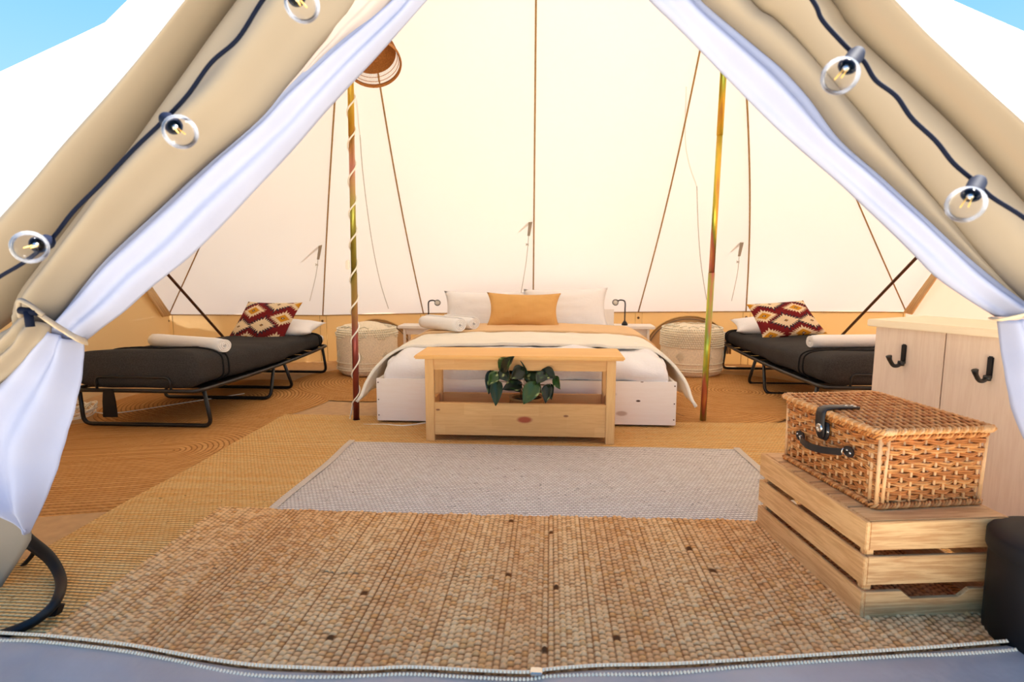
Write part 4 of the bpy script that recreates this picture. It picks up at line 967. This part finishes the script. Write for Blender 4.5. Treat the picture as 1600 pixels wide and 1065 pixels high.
# leather strap, seen near the middle of the long side: x=-ov plane
def face_pt(px_, py_, off=-.012):
    d = ray(px_, py_); o_ = Mh @ Vector((off, 0, 0)); n_ = hv; t = (o_-CO).dot(n_)/d.dot(n_); return Mh.inverted() @ (CO+d*t)
sp_ = face_pt(1283, 664, -.022); yS = sp_.y; wS = .022
def ribbon(name, prof, y, hw_, mat, th_=.003):
    """strip following profile (x,z,halfwidth)"""
    vs, fs = [], []
    for (x_, z_, w2) in prof: vs += [Mh @ Vector((x_, y-w2, z_)), Mh @ Vector((x_, y+w2, z_))]
    for i in range(len(prof)-1): fs.append((2*i, 2*i+1, 2*i+3, 2*i+2))
    o_ = mesh(name, vs, fs, mat, ham); md = o_.modifiers.new('t', 'SOLIDIFY'); md.thickness = th_; md.offset = 0; return o_
xo = -ov-.012
st_ = ribbon('strap', [(.105, zl+.012, .004), (.098, zl+.013, .014), (.07, zl+.014, wS), (.02, zl+.015, wS), (-.005, zl+.014, wS), (xo+.004, zl+.008, wS), (xo, zl-.004, wS), (xo-.001, zl-.04, wS), (xo+.002, zl-.062, wS), (xo+.004, zl-.078, wS*.8), (xo+.005, zl-.088, wS*.4)], yS, wS, M_leather)
st_['label'] = 'black leather closing strap'
ribbon('strap_backing', [(xo+.009, zl-.03, .017), (xo+.009, zl-.06, .022), (xo+.009, zl-.083, .014), (xo+.009, zl-.09, .006)], yS-.014, .02, M_leather)
def rivet(x_, y_, z_, r=.0045, facing='x'):
    R = Mh.to_3x3() @ (Matrix.Rotation(-pi/2, 3, 'Y') if facing == 'x' else Matrix.Identity(3)); return lathe('rivet', [(0, .003), (r*.7, .0025), (r, 0)], M_chrome, ham, 14, Mh @ Vector((x_, y_, z_)), R)
lathe('buckle', [(0, .002), (.007, .002), (.0085, .005), (.013, .004), (.014, 0)], M_chrome, ham, 24, Mh @ Vector((xo-.002, yS-.001, zl-.052)), Mh.to_3x3() @ Matrix.Rotation(-pi/2, 3, 'Y'))
rivet(xo+.006, yS-.031, zl-.058); rivet(.085, yS+.007, zl+.0155, facing='z'); rivet(.085, yS-.007, zl+.0155, facing='z'); rivet(.06, yS, zl+.0165, facing='z')
# handle
hA = face_pt(1249, 680, -.012); hB = face_pt(1327, 706, -.012)
for c_, nm in ((hA, 0), (hB, 1)):
    s = 1 if nm == 0 else -1
    prism('handle_plate', [(.020*cos(a)*1.15, .017*sin(a)) for a in [2*pi*k/20 for k in range(20)]], -.002, .002, M_leather, ham, Mh @ Matrix.Translation((-.011, c_.y-.004*s, c_.z)) @ basis(Vector((0, 0, 0)), (0, 1, 0), (0, 0, 1)))
    rivet(-.014, c_.y-.012*s*0-.006, c_.z-.002, .004); rivet(-.014, c_.y+.008, c_.z+.004, .003)
    tube('ring', [Mh @ Vector((-.016-.010*sin(a)*.6, c_.y-.020*s, c_.z+.010*cos(a)-.004)) for a in [2*pi*k/16 for k in range(16)]], .0016, M_chrome, ham, 6, True)
yA, yB = hA.y-.024, hB.y+.022; pr_ = []
for i in range(13):
    t = i/12; pr_.append(Mh @ Vector((-.022-.020*sin(pi*t), yA+(yB-yA)*t, hA.z+(hB.z-hA.z)*t-.006-.008*sin(pi*t))))
vs, fs = tube_data(pr_, .0115, 10, flat=.32)
vs = []; fs = []
for i, p in enumerate(pr_):
    for (a_, b_) in ((-.0025, -.011), (.0025, -.011), (.0025, .011), (-.0025, .011)): vs.append(p+hv*a_+Vector((0, 0, b_)))
for i in range(12):
    for k in range(4): fs.append((i*4+k, i*4+(k+1) % 4, (i+1)*4+(k+1) % 4, (i+1)*4+k))
fs += [(3, 2, 1, 0), (48, 49, 50, 51)]
q = mesh('handle', vs, fs, M_leather, ham, False); q['label'] = 'black leather carrying handle'
lathe('peg', [(0, .004), (.004, .003), (.0045, 0)], M_chrome, ham, 12, Mh @ Vector((HW*.52, -.010, HH*.80)), Mh.to_3x3() @ Matrix.Rotation(pi/2, 3, 'X'))

# ================================================================== BIN
bc = Vector((1.163+.155, 1.50, .022)); bn_ = thing('waste_bin', bc, 'small black round lidded bin beside the crate at the doorway', 'bin')
lathe('body', [(0, 0), (.142, 0), (.148, .006), (.15, .24), (.147, .245)], M_blackp, bn_, 48, bc)
lathe('lid', [(.155, .235), (.157, .24), (.157, .275), (.150, .284), (.10, .29), (.05, .292), (0, .2925)], simple('bin_lid', srgb(16, 16, 19), .6, .3), bn_, 48, bc)

# ================================================================== camp chair by the flap
F0 = H(15, 990, .024)
chp = [H(-60, 1010, .04), H(20, 985, .028), H(60, 966, .045), H(88, 938, .075), D(95, 905, 1.60), D(78, 872, 1.66), D(45, 845, 1.70), D(20, 825, 1.75), D(-40, 790, 1.8)]
ch = thing('camp_chair', (F0.x, F0.y, .01), 'black curved chair leg and tan sling poking out beside the doorway flap', 'chair')
tube('curved_leg', smoothpath(chp, 8), lambda t: .0165 if t < .55 else .0165+.010*(t-.55)*2, M_blackp, ch, 14, flat=.75)
prism('foot_pad', [(0, 0), (.035, .004), (.045, .03), (.01, .035)], -.012, .012, M_blackp, ch, basis(H(72, 962, .03), CR, CU))
grid('sling', lambda u, v: D(-80+130*u-20*v*u, 850+(95*(1-u)+12)*v+10*sin(3*u), 1.72+.04*v), 12, 8, simple('tan_sling', srgb(120, 88, 50), .8, nz=.1), ch, solid=.006)
tube('back_tube', smoothpath([D(-60, 950, 1.74), D(10, 905, 1.72), D(48, 870, 1.70), D(55, 850, 1.69)], 6), .007, M_blackp, ch, 8)

# ================================================================== DOOR FLAPS AND CURTAINS
def band(name, Apts, Bpts, mat, parent, YA, YB, bulge=.05, folds=0, famp=.01, nu=18, nv=70, solid=.003, ph=0, power=.8, twist=0, famp_end=None, fold_fn=None):
    """strip of cloth between two edges, bulging towards the outside, with folds running along it"""
    def pl(P, s):
        d = [0]
        for a_, b_ in zip(P, P[1:]): d.append(d[-1]+(b_-a_).length)
        t = s*d[-1]
        for k in range(len(P)-1):
            if t <= d[k+1] or k == len(P)-2: return P[k].lerp(P[k+1], (t-d[k])/max(1e-9, d[k+1]-d[k]))
    fy = lambda Yv, s: Yv(s) if callable(Yv) else Yv
    n = len(Apts)
    PA = smoothpath([D(p[0], p[1], (YA(i/(n-1)) if callable(YA) else YA)) for i, p in enumerate(Apts)], 6)
    n2 = len(Bpts); PB = smoothpath([D(p[0], p[1], (YB(i/(n2-1)) if callable(YB) else YB)) for i, p in enumerate(Bpts)], 6)
    def fn(u, v):
        a_ = pl(PA, v); b_ = pl(PB, v); p = a_.lerp(b_, u); wdt = (b_-a_).length
        y = -min(bulge, wdt*.6)*sin(pi*u)**power
        fa = famp*(min(1, wdt/.12)); y -= fa*sin(2*pi*folds*u+ph+1.2*nz((v*3, ph, 0), 1.0))*sin(pi*u)**.5
        y += .006*nz((u*2, v*7+ph, 1), 1.4); return p+Vector((0, y, 0))
    return grid(name, fn, nu, nv, mat, parent, solid=solid)
YO = 1.44
# --- side of the cable wound pole
TL = (112, 518)
fl1 = thing('door_flap', D(0, 500, YO), 'beige canvas door flap rolled back beside the black toggle', 'tent flap')
r1A = [(660, -400), (569, -300), (320, -12), (240, 82), (150, 186), (75, 275), (0, 362), (-60, 430), (-150, 560)]
r1B = [(720, -420), (600, -300), (397, -12), (323, 90), (263, 180), (210, 255), (158, 325), (105, 398), (60, 455), (20, 500), (-60, 560), (-120, 640)]
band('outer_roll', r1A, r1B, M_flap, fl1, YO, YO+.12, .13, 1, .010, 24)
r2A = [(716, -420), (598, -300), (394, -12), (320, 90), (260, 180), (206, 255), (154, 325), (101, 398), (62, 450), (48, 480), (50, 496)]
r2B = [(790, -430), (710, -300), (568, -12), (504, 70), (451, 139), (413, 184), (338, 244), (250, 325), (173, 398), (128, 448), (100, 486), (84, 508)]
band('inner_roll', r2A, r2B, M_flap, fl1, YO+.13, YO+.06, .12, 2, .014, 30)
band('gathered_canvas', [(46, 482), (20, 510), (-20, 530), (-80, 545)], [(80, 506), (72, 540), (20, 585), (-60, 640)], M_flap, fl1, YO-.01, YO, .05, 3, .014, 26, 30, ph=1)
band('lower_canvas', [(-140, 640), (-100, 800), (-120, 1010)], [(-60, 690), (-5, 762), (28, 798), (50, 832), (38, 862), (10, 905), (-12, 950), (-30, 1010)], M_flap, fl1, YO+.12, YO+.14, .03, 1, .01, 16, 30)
tg = D(46, 486, YO-.10)
tube('toggle', [tg+Vector((-.024, 0, .002)), tg+Vector((.024, -.004, -.002))], .009, M_navy, fl1, 10); tube('toggle_post', [tg+Vector((.0, -.004, 0)), tg+Vector((.002, -.004, -.038))], .010, M_navy, fl1, 10)
tube('toggle_loop', smoothpath([tg+Vector((-.035, .01, -.015)), tg+Vector((-.02, -.005, .025)), tg+Vector((.01, -.01, .018)), tg+Vector((.035, 0, -.01))], 5), .006, M_flap, fl1, 8)
cu1 = thing('door_curtain', D(110, 520, YO+.03), 'white cotton door curtain gathered by a tie, beside the black toggle', 'curtain')
cA = [(800, -300), (735, -180), (625, -12), (598, 19), (524, 78), (450, 139), (413, 180), (338, 240), (250, 320), (173, 395), (128, 450), (104, 482), (88, 506)]
cB = [(850, -260), (790, -140), (678, -12), (600, 76), (518, 165), (465, 225), (413, 282), (356, 342), (300, 398), (240, 445), (195, 485), (158, 512), (132, 533)]
band('upper_cloth', cA, cB, M_curtain, cu1, YO+.11, YO+.07, .07, 2.5, .012, 40, 90, ph=.6)
c2A = [(86, 505), (70, 524), (40, 545), (0, 575), (-40, 620), (-70, 690), (-40, 740), (5, 780), (42, 830)]
c2B = [(132, 532), (132, 552), (128, 592), (117, 640), (104, 685), (90, 732), (78, 762), (64, 795), (46, 832)]
band('lower_cloth', c2A, c2B, M_curtain, cu1, YO+.04, YO+.06, .06, 2.5, .016, 40, 60, ph=2.0)
band('inner_lining', [(735, -180), (560, -12), (504, 70), (451, 136), (413, 180)], [(760, -180), (622, -12), (540, 70), (455, 142), (415, 184)], M_net, cu1, YO+.06, YO+.07, .01, 2, .006)
def strap(name, pts, Y, r, mat, parent, flat=.35):
    tube(name, smoothpath([D(x, y, Y+dy) for x, y, dy in pts], 6), r, mat, parent, 10, flat=flat)
M_tie = simple('tie_webbing', srgb(196, 178, 150), .8, nz=.08, nscale=120)
strap('tie_strap', [(50, 482, -.10), (75, 500, -.09), (100, 516, -.05), (120, 528, -.03), (134, 533, .03), (120, 522, .09)], YO+.03, .012, M_tie, cu1)
# --- side of the white cabinet
fr1 = thing('door_flap', D(1600, 430, YO), 'beige canvas door flap rolled back above the white cabinet', 'tent flap')
q1A = [(960, -450), (1080, -300), (1372, -12), (1440, 58), (1520, 136), (1600, 213), (1700, 320), (1800, 440)]
q1B = [(930, -440), (1030, -300), (1276, -12), (1313, 38), (1353, 82), (1413, 139), (1488, 212), (1545, 273), (1600, 336), (1680, 430), (1760, 540)]
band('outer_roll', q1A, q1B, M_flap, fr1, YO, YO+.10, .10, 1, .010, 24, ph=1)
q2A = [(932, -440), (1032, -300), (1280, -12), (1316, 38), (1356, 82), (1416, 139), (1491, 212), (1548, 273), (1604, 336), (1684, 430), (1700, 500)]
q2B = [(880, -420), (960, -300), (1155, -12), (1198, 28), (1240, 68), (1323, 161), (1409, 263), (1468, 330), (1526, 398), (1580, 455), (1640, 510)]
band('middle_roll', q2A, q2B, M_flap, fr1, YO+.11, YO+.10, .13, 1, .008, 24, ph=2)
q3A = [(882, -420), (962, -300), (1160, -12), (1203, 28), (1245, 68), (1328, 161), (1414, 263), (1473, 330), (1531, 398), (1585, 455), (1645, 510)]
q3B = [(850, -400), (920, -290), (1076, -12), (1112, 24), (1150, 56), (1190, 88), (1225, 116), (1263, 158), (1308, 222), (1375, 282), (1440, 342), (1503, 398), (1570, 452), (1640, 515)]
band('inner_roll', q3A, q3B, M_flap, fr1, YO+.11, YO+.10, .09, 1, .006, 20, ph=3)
cu2 = thing('door_curtain', D(1590, 500, YO+.03), 'white cotton door curtain gathered by a tie in front of the cabinet', 'curtain')
dA = [(840, -300), (920, -200), (1082, -12), (1112, 22), (1150, 54), (1190, 86), (1225, 114), (1263, 156), (1308, 220), (1375, 280), (1440, 340), (1503, 396), (1570, 452), (1625, 490)]
dB = [(800, -300), (880, -160), (1004, -12), (1046, 31), (1086, 71), (1145, 131), (1203, 191), (1264, 245), (1323, 297), (1378, 348), (1428, 397), (1462, 431), (1510, 465), (1556, 494)]
band('upper_cloth', dA, dB, M_curtain, cu2, YO+.12, YO+.07, .05, 2, .010, 40, 90, ph=1.1)
d2A = [(1625, 488), (1650, 530), (1700, 600), (1720, 680), (1730, 800)]
d2B = [(1558, 500), (1563, 535), (1567, 572), (1573, 605), (1581, 640), (1600, 685), (1640, 740), (1690, 800)]
band('lower_cloth', d2A, d2B, M_curtain, cu2, YO+.05, YO+.06, .05, 2.5, .014, 36, 50, ph=.4)
strap('tie_strap', [(1552, 497, .04), (1562, 499, -.02), (1585, 495, -.04), (1612, 488, -.04), (1640, 478, -.02)], YO+.03, .011, M_tie, cu2)

# ================================================================== STRING LIGHTS
def string(name, cab_pts, bulbs, label, Yc, group=None):
    o = thing(name, D(*cab_pts[0], Yc), label, 'string lights', group)
    tube('cable', smoothpath([D(x, y, Yc+.03) for x, y in cab_pts], 8), .0042, M_navy, o, 8)
    for (sx, sy), (bx2, by2), sq in bulbs:
        s = D(sx, sy, Yc+.02); b_ = D(bx2, by2, Yc-.02*sq); d = (b_-s).normalized(); L_ = .036
        if sq > 1: d = (d+Vector((0, -1.2, 0))).normalized()
        Q = d.to_track_quat('Z', 'Y').to_matrix()
        sk = lathe('bulb_socket', [(0, -.014), (.012, -.013), (.015, -.004), (.0145, .022), (.0165, .026), (.0165, .031), (.012, .033)], M_navy, o, 20, s, Q)
        R_ = .0315; g0 = .024
        def child(nm, prof, mat, seg=24):
            vs_, fs_ = lathe_data(prof, seg, s, Q); c_ = mesh(nm, vs_, fs_, mat); c_.parent = sk; c_.matrix_parent_inverse = sk.matrix_world.inverted() if False else Matrix.Identity(4); return c_
        prof = [(.010, g0), (.012, g0+.008)]+[(R_*sin(a), g0+.036-R_*cos(a)) for a in [pi*(.16+.84*k/12) for k in range(13)]]
        child('glass_bulb', prof, M_glass)
        child('filament_mount', [(0, g0+.004), (.006, g0+.004), (.005, g0+.018), (0, g0+.019)], M_chrome, 12)
        for q_ in (-1, 1):
            a_ = s+Q @ Vector((.004*q_, 0, g0+.016)); b2_ = s+Q @ Vector((.006*q_, 0, g0+.044))
            vs_, fs_ = tube_data([a_, b2_], .0013, 6); c_ = mesh('filament', vs_, fs_, M_fil); c_.parent = sk
string('string_lights', [(520, -160), (460, -60), (412, -2), (372, 60), (330, 98), (292, 150), (252, 192), (210, 232), (160, 285), (115, 330), (80, 374), (40, 408), (0, 432), (-60, 470)],
       [((455, -14), (476, 12), 1), ((262, 188), (288, 212), 1), ((72, 378), (68, 404), 2)], 'navy cable with clear globe bulbs across the flap with the black toggle', 1.12)
string('string_lights', [(1120, -200), (1200, -90), (1268, -2), (1284, 30), (1310, 60), (1334, 84), (1350, 96), (1368, 125), (1400, 150), (1425, 185), (1462, 220), (1490, 255), (1524, 284), (1550, 308), (1600, 340), (1680, 400)],
       [((1336, 88), (1300, 135), 1), ((1526, 288), (1503, 330), 1)], 'navy cable with clear globe bulbs across the flap above the cabinet', 1.12)
